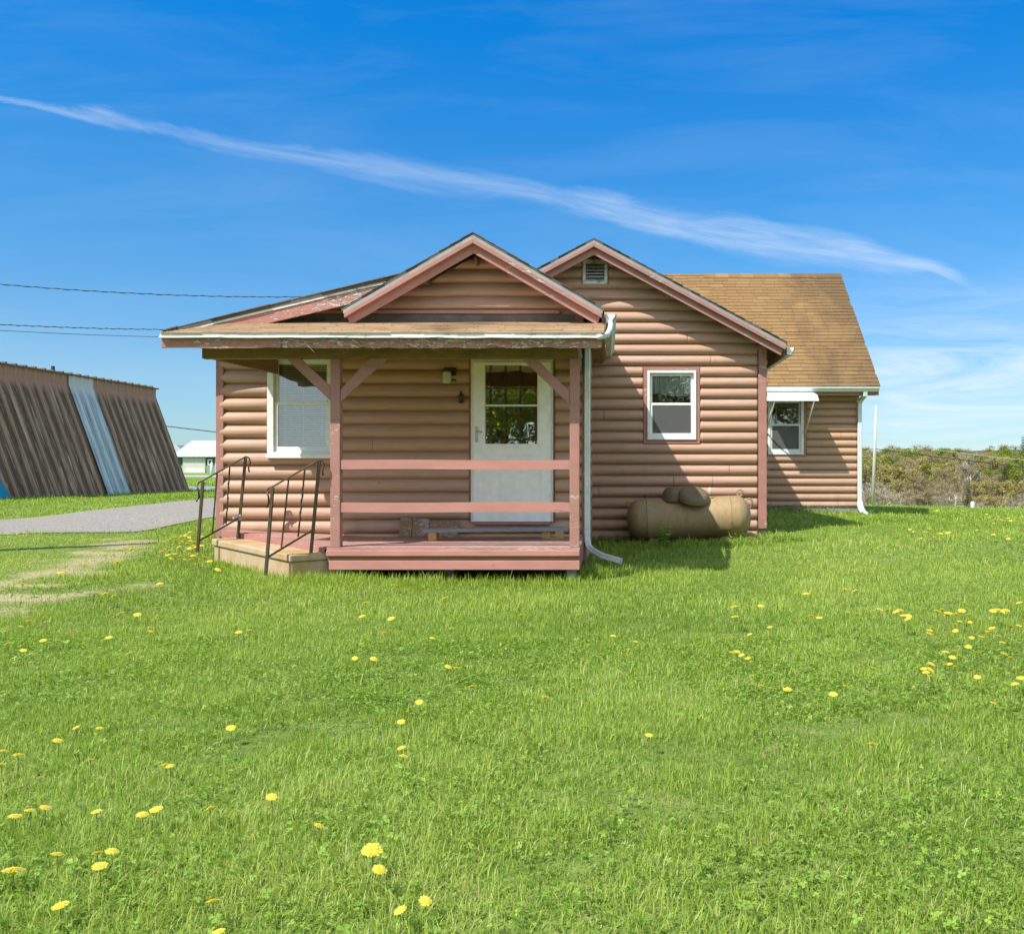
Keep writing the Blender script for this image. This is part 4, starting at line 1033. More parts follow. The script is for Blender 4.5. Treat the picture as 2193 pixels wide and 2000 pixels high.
# ------------------------------------------------------------------ FAR BUILDINGS ON THE LEFT
m_grn=M('dark_green_siding',(.03,.10,.075),(.025,.085,.06),.5); m_lgrn=M('pale_green_siding',(.24,.33,.24),(.20,.28,.20),.5)
m_gdoor=M('grey_white_door',(.52,.52,.48),(.47,.47,.43),.3); m_gpan=M('cream_door_panel',(.68,.66,.60),(.62,.60,.54),.3)
def mk_metalroof():
    t=NT('white_ribbed_roof'); p=t.pos(); w=t.n('ShaderNodeTexWave'); w.inputs['Scale'].default_value=.42; t.l(p,w.inputs['Vector'])
    col=t.mix(t.rampf(w.outputs['Fac'],.08,.0),(.60,.62,.63),(.30,.32,.33)); return t.done(t.bsdf(col,.4,.2,.5))
GY_=130.0
garage=thing('garage',(X(430,GY_),GY_,gz(X(430,GY_),GY_)),'distant green garage with a white ribbed metal roof beyond the road','garage')
gw0,gw1=X(376,GY_),X(560,GY_); zf=Z(1014.5,GY_); ze=Z(978,GY_); zm=Z(997,GY_)
MB().box(gw0,gw1,GY_,GY_+12,zm,ze).build('wall',m_grn,garage)
MB().box(gw0-.02,gw1,GY_-.03,GY_+12,zf-1.5,zm-.01).build('wall',m_lgrn,garage)
MB().prism([(GY_-.6,ze-.05),(GY_-.6,ze+.05),(GY_+6,Z(943.5,GY_+6)),(GY_+12.6,ze+.05),(GY_+12.6,ze-.05)],gw0-.4,gw1+.4,'x').build('roof',mk_metalroof(),garage)
gd=MB().box(X(392,GY_),X(440.5,GY_),GY_-.12,GY_-.04,zf,Z(980.5,GY_)).build('garage_door',m_gdoor,garage)
MB().box(X(397.5,GY_),X(440,GY_),GY_-.17,GY_-.125,zf+.02,Z(1002.5,GY_)).build('door_panel',m_gpan,gd)
MB().box(X(461,GY_),X(520,GY_),GY_-.12,GY_-.04,zf,Z(980.5,GY_)).build('garage_door',m_gdoor,garage)
ed=MB().box(X(445.5,GY_),X(456,GY_),GY_-.12,GY_-.04,zf+.1,Z(983,GY_)).build('entry_door',m_lgrn,garage)
MB().ring(X(446,GY_),X(455.5,GY_),Z(996,GY_),Z(984,GY_),.12,GY_-.2,GY_-.125).build('window_frame',m_white,ed)
MB().box(X(447.8,GY_),X(453.7,GY_),GY_-.17,GY_-.13,Z(994.5,GY_),Z(985.5,GY_)).build('pane',M('dark_pane',(.06,.09,.10),None,2,(1,1,1),.15),ed)
BY=150.
barn=thing('outbuilding',(X(372,BY),BY,gz(X(372,BY),BY)),'pale grey roofed outbuilding half hidden between the shed and the green garage','outbuilding')
MB().box(X(330,BY),X(396,BY),BY,BY+10,Z(1014,BY)-1.5,Z(975,BY)).build('wall',m_lgrn,barn)
MB().prism([(X(322,BY),Z(978,BY)),(X(362,BY),Z(951.5,BY)),(X(382,BY),Z(953,BY)),(X(402,BY),Z(978,BY))],BY-.6,BY+10.5).build('roof',M('mottled_grey_roof',(.50,.50,.50),(.36,.35,.34),.25),barn)
PY=88.; o=MB().rev([(.16,0),(.16,1.35),(.12,1.5),(.02,1.55)],(X(453.5,PY),PY,Z(1024,PY)),n=10).build('marker_post',m_white,origin=(X(453.5,PY),PY,Z(1024,PY))); tag(o,'short white post at the roadside in front of the green garage','post')
# far ridge behind everything
rx=np.linspace(-620,620,150); rows=[(640,0),(655,.55),(680,.9),(720,1.0),(760,.6)]
V=[]
for yy,k in rows:
    for x in rx:
        u=x/yy; top=(1012-(951+5*math.sin(u*9+1)+3*math.sin(u*23)+ (19 if u>0 else 0)))/F*700
        V.append((x,yy,EYE-12+k*(top+12)+ (math.sin(x*.21)+math.sin(x*.47+1))*.35*k))
n=len(rx); ii=np.arange(n*5).reshape(5,n); q=np.stack([ii[:-1,:-1],ii[:-1,1:],ii[1:,1:],ii[1:,:-1]],-1).reshape(-1,4)
tag(link_mesh('hills',np_mesh('hills',np.array(V),q,smooth=True),M('far_wooded_ridge',(.075,.075,.055),(.11,.085,.06),.06,(1,1,1),.95)),kind='structure')

# ------------------------------------------------------------------ POLES AND WIRES
m_wire=M('black_cable',(.035,.035,.035),None,3,(1,1,1),.6); m_wirel=M('pale_cable',(.45,.45,.42),None,3,(1,1,1),.5); m_pole=M('bleached_pole_wood',(.52,.50,.46),(.36,.34,.30),2.5,(3,3,.6),.85)
a=W(1868,1094,40); b=W(1876.4,868,40)
pole=MB().tube([a,tuple((np.array(a)*.5+np.array(b)*.5)+np.array((.01,0,0))),b],[.085,.07,.055],10).build('utility_pole',m_pole,origin=a)
tag(pole,'thin bleached wooden pole leaning slightly behind the right end of the house','pole')
def wire(p,q,sag,r,mat,label,twist=0):
    p,q=Vector(p),Vector(q); n=60; mb=MB(); pts=[]
    for i in range(n+1):
        t=i/n; v=p.lerp(q,t); v.z-=sag*4*t*(1-t); pts.append(v)
    mb.tube(pts,r,6)
    if twist:
        m=260; pt=[]
        for i in range(m+1):
            t=i/m; v=p.lerp(q,t); v.z-=sag*4*t*(1-t); w=t*twist*6.283; pt.append(v+Vector((0,math.cos(w)*r*1.6,math.sin(w)*r*1.6)))
        mb.tube(pt,r,5)
    o=mb.build('overhead_wire',mat,origin=p); tag(o,label,'wire'); return o
wire(W(-400,566,9),W(668,636,11.2),.10,.0033,m_wire,'twisted overhead cable running highest, down to the house roof',26)
wire(W(-400,668,9),W(420,706,12.5),.05,.0033,m_wire,'twisted cable at porch roof height, upper of the two low wires',26)
wire(W(-400,680,9),W(420,723,12.5),.04,.0033,m_wire,'single thin cable just below the low twisted cable',0)
wire(W(250,899,42),W(640,943,42),.05,.022,m_wire,'cable crossing the sky between the shed and the house corner')
wire(W(1700,955,44),W(1876,961.5,40),.1,.014,m_wire,'dark cable reaching the leaning pole from behind the house')
wire(W(1875,961.5,39.9),W(2500,1037,20),.02,.016,m_wire,'dark cable sloping down to the right across the wood from the leaning pole')
wire(W(1995,962,50),W(2500,1012,30),.08,.012,m_wirel,'thin pale cable above the dark cable over the wood')
a=(X(-400,9),9.0,gz(X(-400,9),9)-.3); sp_=MB().tube([a,(a[0]-.03,9.03,a[2]+2.3),(a[0]-.02,9.0,a[2]+4.5)],[.105,.092,.08],12).build('utility_pole',M('dark_pole_wood',(.20,.15,.10),(.13,.10,.07),2.5,(3,3,.6),.9),origin=a)
tag(sp_,'stout wooden service pole at the left where the house cables start','pole')
p=W(2083,1100,26); zz=gz(p[0],26)
o=MB().rev([(.06,-.1),(.06,.17),(.045,.21),(.01,.22)],(p[0],26,zz),n=10).build('marker_post',m_white,origin=(p[0],26,zz)); tag(o,'stubby white marker at the lawn edge under the bare trees','post')

# ------------------------------------------------------------------ TREES
m_bark=M('grey_brown_bark',(.26,.21,.155),(.17,.14,.105),3,(4,4,1),.9); m_pale=M('pale_bark',(.66,.61,.52),(.48,.43,.36),3,(4,4,1),.85); m_twig=m_bark
m_lgreen=mk_leaf('spring_leaves',[(0,(.15,.20,.03)),(.5,(.27,.34,.05)),(1,(.40,.46,.085))],.55)
m_olive=mk_leaf('olive_buds',[(0,(.24,.20,.07)),(.5,(.36,.31,.10)),(1,(.48,.42,.15))],.3)
m_rust=mk_leaf('russet_twigs',[(0,(.23,.18,.10)),(.5,(.34,.275,.16)),(1,(.45,.375,.235))],.25)
m_grey=mk_leaf('grey_twigs',[(0,(.25,.215,.155)),(.5,(.37,.32,.235)),(1,(.50,.45,.35))],.2)
m_fir=mk_leaf('fir_needles',[(0,(.04,.055,.02)),(.5,(.07,.09,.03)),(1,(.11,.13,.045))],.15)
def tree_meshes(kind,seed):
    R=np.random.default_rng(seed); r=random.Random(seed)
    tr=MB(); limbs=[]
    H=1.0
    if kind=='fir':
        tr.tube([(0,0,-.05),(0,0,.5),(0,0,.98)],[.022,.014,.003],6)
        V=[];Q=[];T=[]
        for k in range(26):
            z=.1+.88*k/26; L=.24*(1-(z-.05))**.8+.015
            for j in range(12):
                a=r.uniform(0,6.28); l=L*r.uniform(.6,1.1); b=len(V); dz_=-.25*l; w=.022+.015*r.random()
                d=np.array((math.cos(a),math.sin(a),0)); s=np.array((-math.sin(a),math.cos(a),0))
                V+= [d*.02-s*w*.6+(0,0,z),d*l*.6-s*w+(0,0,z+dz_*.4),d*l+(0,0,z+dz_),d*l*.6+s*w+(0,0,z+dz_*.4-.01)]; Q.append((b,b+1,b+2,b+3)); T+=[r.random()]*4
        return tr,np.array(V),np.array(Q),np.array(T)
    multi=kind in('grey','rust') 
    nst=r.choice((3,4,5)) if multi else 1
    for s in range(nst):
        a=r.uniform(0,6.28); lean=r.uniform(.08,.28) if multi else r.uniform(0,.06)
        p0=Vector((0,0,-.04)); tip=Vector((math.cos(a)*lean,math.sin(a)*lean,r.uniform(.7,.9) if multi else .82)); mid=p0.lerp(tip,.5)+Vector((r.uniform(-.03,.03),r.uniform(-.03,.03),.0))
        w=.016 if multi else .026
        tr.tube([p0,mid,tip],[w,w*.65,w*.2],6); limbs.append((p0,mid,tip))
        for k in range(7 if multi else 11):
            t=r.uniform(.35,.95); q=p0.lerp(mid,t*2) if t<.5 else mid.lerp(tip,t*2-1); b=r.uniform(0,6.28); l=r.uniform(.12,.30)*(1.15-t*.6)
            e=q+Vector((math.cos(b)*l,math.sin(b)*l,l*r.uniform(.5,1.1))); tr.tube([q,q.lerp(e,.5)+Vector((0,0,.01)),e],[w*.42,w*.28,w*.1],5); limbs.append((q,q.lerp(e,.5),e))
    V=[];Q=[];T=[]
    if kind in('leafy','olive','gold'):
        for c in range(46):
            q=r.choice(limbs[1:]); cpos=np.array(q[1].lerp(q[2],r.uniform(.3,1.1))); cpos=cpos+R.normal(0,.055,3); tn=r.uniform(.1,.9); rad=r.uniform(.05,.105)
            for k in range(44):
                d=R.normal(0,1,3); d/=np.linalg.norm(d); p=cpos+d*rad*R.uniform(.4,1)*np.array((1,1,.8)); u=R.normal(0,1,3); u/=np.linalg.norm(u); v=np.cross(u,d); v/=np.linalg.norm(v)+1e-9
                s=R.uniform(.008,.019); b=len(V); V+=[p-u*s,p-v*s*.6,p+u*s,p+v*s*.6]; Q.append((b,b+1,b+2,b+3)); T+=[min(1,max(0,tn+R.normal(0,.18)))]*4
    else:
        for c in range(1800):
            q=r.choice(limbs); s0=np.array(q[1].lerp(q[2],r.uniform(-.1,1.0))); d=R.normal(0,1,3); d[2]=abs(d[2])*.9+.35; d/=np.linalg.norm(d); l=R.uniform(.05,.15); w=R.uniform(.0013,.0032)
            sd=np.cross(d,R.normal(0,1,3)); sd/=np.linalg.norm(sd); b=len(V); e=s0+d*l
            V+=[s0-sd*w,s0+sd*w,e+sd*w*.5,e-sd*w*.5]; Q.append((b,b+1,b+2,b+3)); T+=[R.random()]*4
    return tr,np.array(V),np.array(Q),np.array(T)
m_gold=mk_leaf('golden_spring_leaves',[(0,(.30,.30,.035)),(.5,(.48,.46,.06)),(1,(.62,.56,.10))],.6)
KIND={'gold':(m_gold,m_bark),'leafy':(m_lgreen,m_bark),'olive':(m_olive,m_bark),'rust':(m_rust,m_bark),'grey':(m_grey,m_pale),'fir':(m_fir,m_bark)}
VAR={}
for kd in KIND:
    VAR[kd]=[]
    for s in range(3):
        tr,V,Q,T=tree_meshes(kd,s*17+len(kd)*5+3)
        tm=tr.mesh('trunk',(0,0,0)); tm.materials.append(KIND[kd][1]); cm=np_mesh('crown',V,Q,tint=T); cm.materials.append(KIND[kd][0]); VAR[kd].append((tm,cm))
def tree(kd,x,y,h,label,group,wid=1.0,name=None,k=None):
    R=random; tm,cm=VAR[kd][R.randrange(3) if k is None else k]
    nm=name or {'leafy':'leafy_tree','olive':'budding_tree','gold':'leafy_tree','rust':'bare_tree','grey':'bare_tree','fir':'fir_tree'}[kd]
    t=thing(nm,(x,y,gz(x,y)),label,'tree',group); t.rotation_euler=(0,0,R.uniform(0,6.28)); t.scale=(h*wid,h*wid,h)
    for n_,m_ in (('trunk',tm),('crown',cm)):
        o=bpy.data.objects.new(n_,m_); C.objects.link(o); o.parent=t
    return t
random.seed(21)
LB={'leafy':('fresh green leafy tree in the wood on the far slope','green trees of the far wood'),
    'olive':('yellowish olive budding tree in the wood beyond the lawn','budding trees of the far wood'),
    'rust':('bare russet brown tree in the wood beyond the lawn','russet bare trees beyond the lawn'),
    'grey':('bare grey tree with pale stems behind the lawn edge','grey bare trees beyond the lawn'),
    'fir':('small dark conifer among the bare trees of the far wood','dark conifers of the far wood')}
def row(y,px0,px1,step,kinds,h0,h1,wid=1.0):
    px=px0
    while px<px1:
        kd=random.choice(kinds); yy=y+random.uniform(-.06,.06)*y
        tree(kd,X(px,yy),yy,random.uniform(h0,h1),*LB[kd],wid=wid); px+=step*random.uniform(.7,1.3)
row(112,1730,2310,29,['rust','grey','olive','grey'],4.0,5.4,1.25)
row(140,1730,2310,24,['rust','grey','olive','olive','rust'],5.6,7.4,1.2)
row(172,1730,2310,21,['olive','rust','olive','leafy','olive','fir'],7.0,9.0,1.25)
row(208,1730,2310,19,['leafy','olive','olive','rust','fir','leafy'],8.0,10.4,1.3)
row(252,1730,2310,16,['leafy','leafy','olive','olive','fir','rust'],9.0,11.2,1.35)
row(305,1730,2310,14,['leafy','leafy','olive','leafy','rust'],9.5,11.5,1.45)
row(372,1730,2310,12,['olive','leafy','leafy','rust'],9.5,12.0,1.6)
def solo(kd,px,y,h,label,name=None,wid=1.0,k=0): return tree(kd,X(px,y),y,h,label,None,wid,name,k)
solo('fir',2072,118,6.6,'narrow dark conifer behind the white marker at the lawn edge',None,.75)
solo('grey',2079,150,10.5,'tall whitish dead tree rising above the bare thicket','dead_tree',.7,1)
solo('fir',2126,170,9.5,'broad dark evergreen below the sloping cable',None,1.3,1)
solo('grey',1909,100,5.2,'grey many stemmed thicket tree nearest the leaning pole','bare_tree',1.2,2)
solo('rust',1983,100,5.0,'spreading russet thicket tree with forked stems at the lawn edge','bare_tree',1.5,1)
solo('fir',2191,300,15.5,'dark conifer top showing at the frame edge above the wood',None,.8,2)
# undergrowth between the trunks of the far wood reads as one mass
V=[];Q=[];T=[]; R=np.random.default_rng(5)
for c in range(900):
    y=R.uniform(150,400); px=R.uniform(1780,2330); x=(px-CX)/F*y; g=gz(x,y); cx=np.array((x,y,g+R.uniform(.2,2.2)*(y/180))); tn=R.uniform(0,1)
    for k in range(22):
        d=R.normal(0,1,3); d/=np.linalg.norm(d); p=cx+d*R.uniform(.4,1.7); u=R.normal(0,1,3); u/=np.linalg.norm(u); v=np.cross(u,d); v/=np.linalg.norm(v)+1e-9; s=R.uniform(.10,.26)*(y/180); b=len(V)
        V+=[p-u*s,p-v*s*.5,p+u*s,p+v*s*.5]; Q.append((b,b+1,b+2,b+3)); T+=[np.clip(tn+R.normal(0,.12),0,1)]*4
m_wood=mk_leaf('mixed_undergrowth',[(0,(.15,.11,.06)),(.35,(.17,.14,.07)),(.6,(.11,.12,.04)),(.8,(.11,.14,.035)),(1,(.20,.25,.05))],.3)  # colours kept dark so the gaps between trees read as shade
o=link_mesh('woodland',np_mesh('woodland',np.array(V),np.array(Q),tint=np.array(T)),m_wood); tag(o,'brushy undergrowth filling the far slope between the trees','woodland',kind='stuff')
# trees behind the viewpoint, seen mirrored in the door and window glass
for x,y,h in ((-10.5,-30,9),(-8,-33,11),(-5.5,-29,10),(-3,-34,12),(-.5,-30,10),(2,-33,11),(5,-30,10),(8,-34,12),(12,-31,11),(16,-35,12),(-7,-38,13),(-2,-39,13),(3,-39,13),(-4.2,-27,7),(-6.8,-26.5,6.5),(-1.5,-27,6.5)):
    tree('gold',x,y,h,'leafy tree across the lawn behind the viewpoint, mirrored in the door glass','trees mirrored in the door',1.5)

# ------------------------------------------------------------------ GRASS
m_grass=mk_leaf('lawn_grass',[(0,(.12,.21,.02)),(.3,(.24,.39,.040)),(.6,(.365,.515,.075)),(.85,(.49,.58,.14)),(.95,(.60,.55,.26)),(1,(.70,.61,.40))],.45,.5,(.55,.4,(.36,.45,.075)))
step_poly=np.array([(stp(0,-.0,0).x,stp(0,0,0).y),(stp(1,0,0).x,stp(1,0,0).y),(stp(1,dpt,0).x,stp(1,dpt,0).y),(stp(0,dpt,0).x,stp(0,dpt,0).y)])
deck_poly=np.array([(-2.80,8.95),(wx1-.03,8.95),(wx1,10.35),(-4.55,10.35)])
def blocked(x,y):
    b=in_poly(x,y,drive_poly)|in_poly(x,y,step_poly)|in_poly(x,y,deck_poly)|in_poly(x,y,road_poly)|in_poly(x,y,path_poly)
    b|=(x>wx0-.02)&(x<wx1+.02)&(y>PORCH-.02)&(y<16)
    b|=(x>-3)&(x<rx1+.02)&(y>ROOM-.03)&(y<24)
    b|=(x>1)&(x<vx1+.02)&(y>WING-.03)&(y<24)
    b|=(np.abs(x-tc.x)<.75)&(np.abs(y-ty)<.17)
    sx0=-13.43+sh_k*(y-28); b|=(x<sx0-.02)&(x>sx0-5)&(y>14)&(y<28.1)
    return b
def scatter(y0,y1,dens,m=2.4):
    ym=lambda y:(.70*y+m)+(.482*y+m)
    A_=(ym(y0)+ym(y1))/2*(y1-y0); n=int(A_*dens)
    y=np.sqrt(RNG.uniform(y0*y0,y1*y1,n)); x=RNG.uniform(0,1,n)*(1.182*y+2*m)-(.70*y+m)
    return x,y
def blades(x,y,len_,wid,tint,lean=.55):
    n=len(x); z=ground(x,y)+wob(x,y,1.6,1)*.008-.004
    yaw=RNG.uniform(0,2*np.pi,n); ln=np.minimum(np.abs(RNG.normal(0,lean,n)),1.1)*len_; fac=yaw+RNG.uniform(-.6,.6,n)+np.pi/2
    dx,dy=np.cos(yaw),np.sin(yaw); sx,sy=np.cos(fac)*wid/2,np.sin(fac)*wid/2
    hgt=np.sqrt(np.maximum(len_**2-(ln*.8)**2,(.35*len_)**2))
    V=np.empty((n,5,3),np.float32)
    V[:,0]=np.stack([x-sx,y-sy,z],-1); V[:,1]=np.stack([x+sx,y+sy,z],-1)
    mx,my,mz=x+dx*ln*.32,y+dy*ln*.32,z+hgt*.6
    V[:,2]=np.stack([mx-sx*.8,my-sy*.8,mz],-1); V[:,3]=np.stack([mx+sx*.8,my+sy*.8,mz],-1)
    V[:,4]=np.stack([x+dx*ln,y+dy*ln,z+hgt],-1)
    return V,np.repeat(tint[:,None],5,1)
verge=np.array(hits([(-300,1150),(0,1149),(235,1143),(330,1140),(290,1165),(215,1185),(160,1212),(90,1234),(0,1262),(-300,1330)]))
AV=[];AT=[]
def near_things(x,y):
    """uncut grass along the porch, the step, the walls and the tank"""
    d=seg_d(x,y,[(-2.9,8.72),(wx1,8.72),(wx1+.05,9.9)]); d=np.minimum(d,seg_d(x,y,[(A[0]-.1,A[1]-.1),(B[0],B[1]-.08),(-2.8,8.7)]))
    d=np.minimum(d,seg_d(x,y,[(wx1+.1,10.2),(.1,12.4),(.4,11.95),(2.2,11.95),(2.45,12.6)])); d=np.minimum(d,seg_d(x,y,[(2.5,18.1),(5.3,18.1)])); d=np.minimum(d,seg_d(x,y,[(-13.4,28),(-14.0,20)])*.6)
    return np.exp(-(d/.22)**2)
for y0,y1,dens,L0,w0 in ((1.5,2.6,17000,.033,.0027),(2.6,4,11500,.034,.0031),(4,6.5,6200,.035,.0040),(6.5,10,3000,.041,.0058),(10,16,1150,.044,.009),(16,27,420,.046,.015),(27,60,45,.08,.035)):
    x,y=scatter(y0,y1,dens)
    keep=~blocked(x,y); x,y=x[keep],y[keep]
    if y0>10:
        vis=(ground(x,y)-EYE)/y> -2
        x,y=x[vis],y[vis]
    b=bare(x,y); keep=RNG.uniform(0,1,len(x))>b*.78; x,y,b=x[keep],y[keep],b[keep]
    cl=wob(x,y,2.2,3); c2=wob(x,y,9,4); nt=near_things(x,y)
    L=L0*(1+.22*cl+.34*c2)*RNG.lognormal(0,.30,len(x))*(1+.75*nt)*(1-.45*b)
    lf=in_poly(x,y,verge); L=np.where(lf,L*.62,L)
    L=np.clip(L,.014,.2)
    t=.46+.14*cl+.13*wob(x,y,.8,6)+.10*c2+RNG.normal(0,.21,len(x))+.16*b+.14*lf
    dead=RNG.uniform(0,1,len(x))<(.06+.3*b+.03*np.clip(wob(x,y,3,8),0,1)); t=np.where(dead,RNG.uniform(.86,1,len(x)),np.clip(t,0,.86))
    V,T=blades(x,y,L,w0*RNG.uniform(.6,1.4,len(x)),t,1.0); AV.append(V); AT.append(T)
# long loose tufts at the corners of the porch and the step
for cx_,cy_,n_,s_ in ((-2.6,8.5,500,.25),(-2.2,8.45,450,.3),(-3.5,8.2,120,.2),(-1.2,8.62,420,.5),(-.4,8.6,300,.25),(.1,9.5,300,.3),(.6,11.8,500,.4),(1.5,11.7,400,.4),(2.5,12.2,350,.25),(-2.75,8.35,350,.3)):
    x=RNG.normal(cx_,s_,n_); y=RNG.normal(cy_,s_*.35,n_); k=~blocked(x,y); x,y=x[k],y[k]
    V,T=blades(x,y,RNG.uniform(.07,.15,len(x)),RNG.uniform(.004,.0075,len(x)),np.clip(RNG.normal(.55,.14,len(x)),0,.85),.7); AV.append(V); AT.append(T)
AV=np.concatenate(AV); AT=np.concatenate(AT); n=len(AV); base=np.arange(n)[:,None]*5
me=np_mesh('grass',AV.reshape(-1,3),(base+np.array([0,1,3,2])),(base+np.array([2,3,4])),AT.ravel())
o=link_mesh('grass',me,m_grass); tag(o,'short bright green lawn grass around the house','grass',kind='stuff')
print('blades',n)
# clover and broad leaves between the blades
m_clover=mk_leaf('clover_leaves',[(0,(.17,.29,.03)),(.5,(.26,.42,.055)),(1,(.36,.51,.10))],.35,.5)
x,y=scatter(1.55,5.5,3600,.6); pc=wob(x,y,2.6,31)+.7*wob(x,y,7,32); k=(pc>RNG.uniform(-.75,1.3,len(x)))&~blocked(x,y)&(bare(x,y)<.3); x,y=x[k],y[k]
V=[];Q=[];T=[]; n=len(x); z=ground(x,y); hh=RNG.uniform(.016,.046,n); rr=RNG.uniform(.0032,.0066,n)*np.where(RNG.uniform(0,1,n)<.05,1.8,1)
rot=RNG.uniform(0,6.28,n); tx_=RNG.normal(0,.35,n); ty_=RNG.normal(-.2,.35,n); tn=np.clip(RNG.normal(.5,.22,n),0,1)
VV=np.empty((n,3,6,3),np.float32)
for l in range(3):
    a=rot+l*2.094
    pts=[(0,0),(.55,-.55),(1.25,-.62),(1.5,0),(1.25,.62),(.55,.55)]
    for j,(u,w) in enumerate(pts):
        lx=(np.cos(a)*u-np.sin(a)*w)*rr; ly=(np.sin(a)*u+np.cos(a)*w)*rr
        VV[:,l,j]=np.stack([x+lx,y+ly,z+hh+lx*tx_+ly*ty_+ (0.12*rr*(abs(w)>0))],-1)
b=np.arange(n*3)[:,None]*6
qq=np.concatenate([b+np.array([0,1,2,3]),b+np.array([0,3,4,5])])
o=link_mesh('clover',np_mesh('clover',VV.reshape(-1,3),qq,tint=np.repeat(tn,18)),m_clover); tag(o,'patches of clover leaves growing in the lawn','clover',kind='stuff')
# low weeds by the walls and the tank
def weeds(name,spots,label):
    V=[];Q=[];T=[]; R=np.random.default_rng(9)
    for (cx_,cy_,n_,sx_1,sy_1,h0,h1,s0,s1) in spots:
        for i in range(n_):
            px_,py_=R.normal(cx_,sx_1),R.normal(cy_,sy_1)
            if bool(blocked(np.array([px_]),np.array([py_]))[0]): continue
            g=gz(px_,py_); top=R.uniform(h0,h1); tt=R.uniform(.3,.9); a0=R.uniform(0,6.28); ln=R.uniform(0,.4)*top
            for k in range(6):
                t=(k+1)/6; c=np.array((px_+math.cos(a0)*ln*t,py_+math.sin(a0)*ln*t,g+top*t)); a=R.uniform(0,6.28); s=R.uniform(s0,s1)
                d=np.array((math.cos(a),math.sin(a),R.uniform(-.1,.5))); w=np.array((-math.sin(a),math.cos(a),0))*.38; b=len(V)
                V+=[c,c+(d*.5+w)*s,c+d*s,c+(d*.5-w)*s]; Q.append((b,b+1,b+2,b+3)); T+=[np.clip(tt+R.normal(0,.12),0,1)]*4
    o=link_mesh(name,np_mesh(name,np.array(V),np.array(Q),tint=np.array(T)),m_weed); tag(o,label,'weeds',kind='stuff')
m_weed=mk_leaf('weed_leaves',[(0,(.11,.22,.025)),(.5,(.21,.34,.05)),(1,(.34,.44,.12))],.35,.5)
weeds('weeds',[(2.25,12.0,110,.28,.10,.05,.15,.02,.045),(1.85,11.7,60,.2,.06,.04,.10,.02,.04),(.15,12.5,40,.25,.1,.05,.16,.03,.06),(3.9,18.0,120,.5,.06,.05,.16,.03,.06),(5.1,17.9,50,.3,.1,.05,.12,.03,.05),(1.2,11.8,60,.5,.08,.04,.1,.02,.04)],'low leafy weeds along the tank and the house wall')
# single broad leaved weed before the tank
wp=W(1424,1165,11.72); wz=gz(wp[0],11.72)
wd=thing('weed_plant',(wp[0],11.72,wz),'bright green broad leaved weed growing against the tan tank','plant')
mb=MB(); V=[];Q=[];T=[]; R=np.random.default_rng(3)
for s in range(7):
    a=R.uniform(0,6.28); top=R.uniform(.2,.36); e=Vector((wp[0]+math.cos(a)*.09,11.72+math.sin(a)*.05,wz+top)); b0=Vector((wp[0],11.72,wz))
    mb.tube([b0,b0.lerp(e,.6)+Vector((0,0,.03)),e],[.004,.003,.002],5)
    for k in range(7):
        t=.4+.6*k/6; c=np.array(b0.lerp(e,t)); b_=R.uniform(0,6.28); sz=R.uniform(.05,.08); d=np.array((math.cos(b_),math.sin(b_)-.3,R.uniform(-.2,.5))); w=np.array((-math.sin(b_),math.cos(b_),.1))*.42; i=len(V)
        V+=[c,c+(d*.3+w)*sz,c+(d*.7+w*.8)*sz,c+d*sz*1.1,c+(d*.7-w*.8)*sz,c+(d*.3-w)*sz]; Q+=[(i,i+1,i+2,i+3),(i,i+3,i+4,i+5)]; T+=[float(np.clip(R.normal(.6,.2),0,1))]*6
mb.build('stem',m_weed,wd); V=np.array(V)-np.array(wd.location)
link_mesh('leaves',np_mesh('leaves',V,np.array(Q),tint=np.array(T)),mk_leaf('brightened_weed_leaves',[(0,(.22,.40,.05)),(.5,(.36,.56,.09)),(1,(.50,.68,.16))],.4,.4),wd)  # leaf colours lightened to make up for the house shade here

# ------------------------------------------------------------------ DANDELIONS
def mk_petal():
    t=NT('dandelion_yellow'); col=t.ramp(t.attr(),[(0,(.86,.70,.07)),(.5,(.90,.78,.11)),(1,(.90,.82,.18))]); p=t.bsdf(col,.6,0,.2); tl=t.n('ShaderNodeBsdfTranslucent'); t.l(col,tl.inputs[0])
    m=t.n('ShaderNodeMixShader'); m.inputs[0].default_value=.4; t.l(p.outputs[0],m.inputs[1]); t.l(tl.outputs[0],m.inputs[2]); return t.done(m.outputs[0])
m_petal=mk_petal(); m_stem=M('dandelion_stem',(.15,.20,.06),(.18,.17,.07),20)
def head_mesh(seed,full):
    r=random.Random(seed); mb=MB()
    for n_,R_,z0,lift,w in ((24,1.0,0,.03,.105),(20,.84,.05,.08,.09),(15,.64,.09,.13,.08),(10,.42,.12,.16,.07),(6,.22,.14,.14,.06)):
        for k in range(n_):
            a=6.283*k/n_+r.uniform(-.12,.12); L=R_*r.uniform(.86,1.06); up=lift*r.uniform(.7,1.2)*(1 if full else 1.5); c,s=math.cos(a),math.sin(a); t_=r.uniform(.1,1)
            def P(u,v,z): return (c*u-s*v,s*u+c*v,z)
            mb.add([P(.05,-w*.4,z0),P(L*.6,-w,z0+up*.8),P(L,-w*.75,z0+up*.75),P(L,w*.75,z0+up*.75),P(L*.6,w,z0+up*.8),P(.05,w*.4,z0)],[(0,1,4,5),(1,2,3,4)],False,t_)
    mb.rev([(.02,-.42),(.2,-.38),(.3,-.15),(.26,.0),(.1,.04)],(0,0,0),n=8,tint=.1)
    return mb
HEAD=[]; 
for s in range(4):
    me=head_mesh(s,s!=3).mesh('flower_head',(0,0,0)); me.materials.append(m_petal); HEAD.append(me)
sm=MB(); sm.tube([(0,0,-.02),(.06,.03,.5),(0,0,1)],[.07,.06,.055],5); STEM=sm.mesh('stem',(0,0,0)); STEM.materials.append(m_stem)
dand=[]
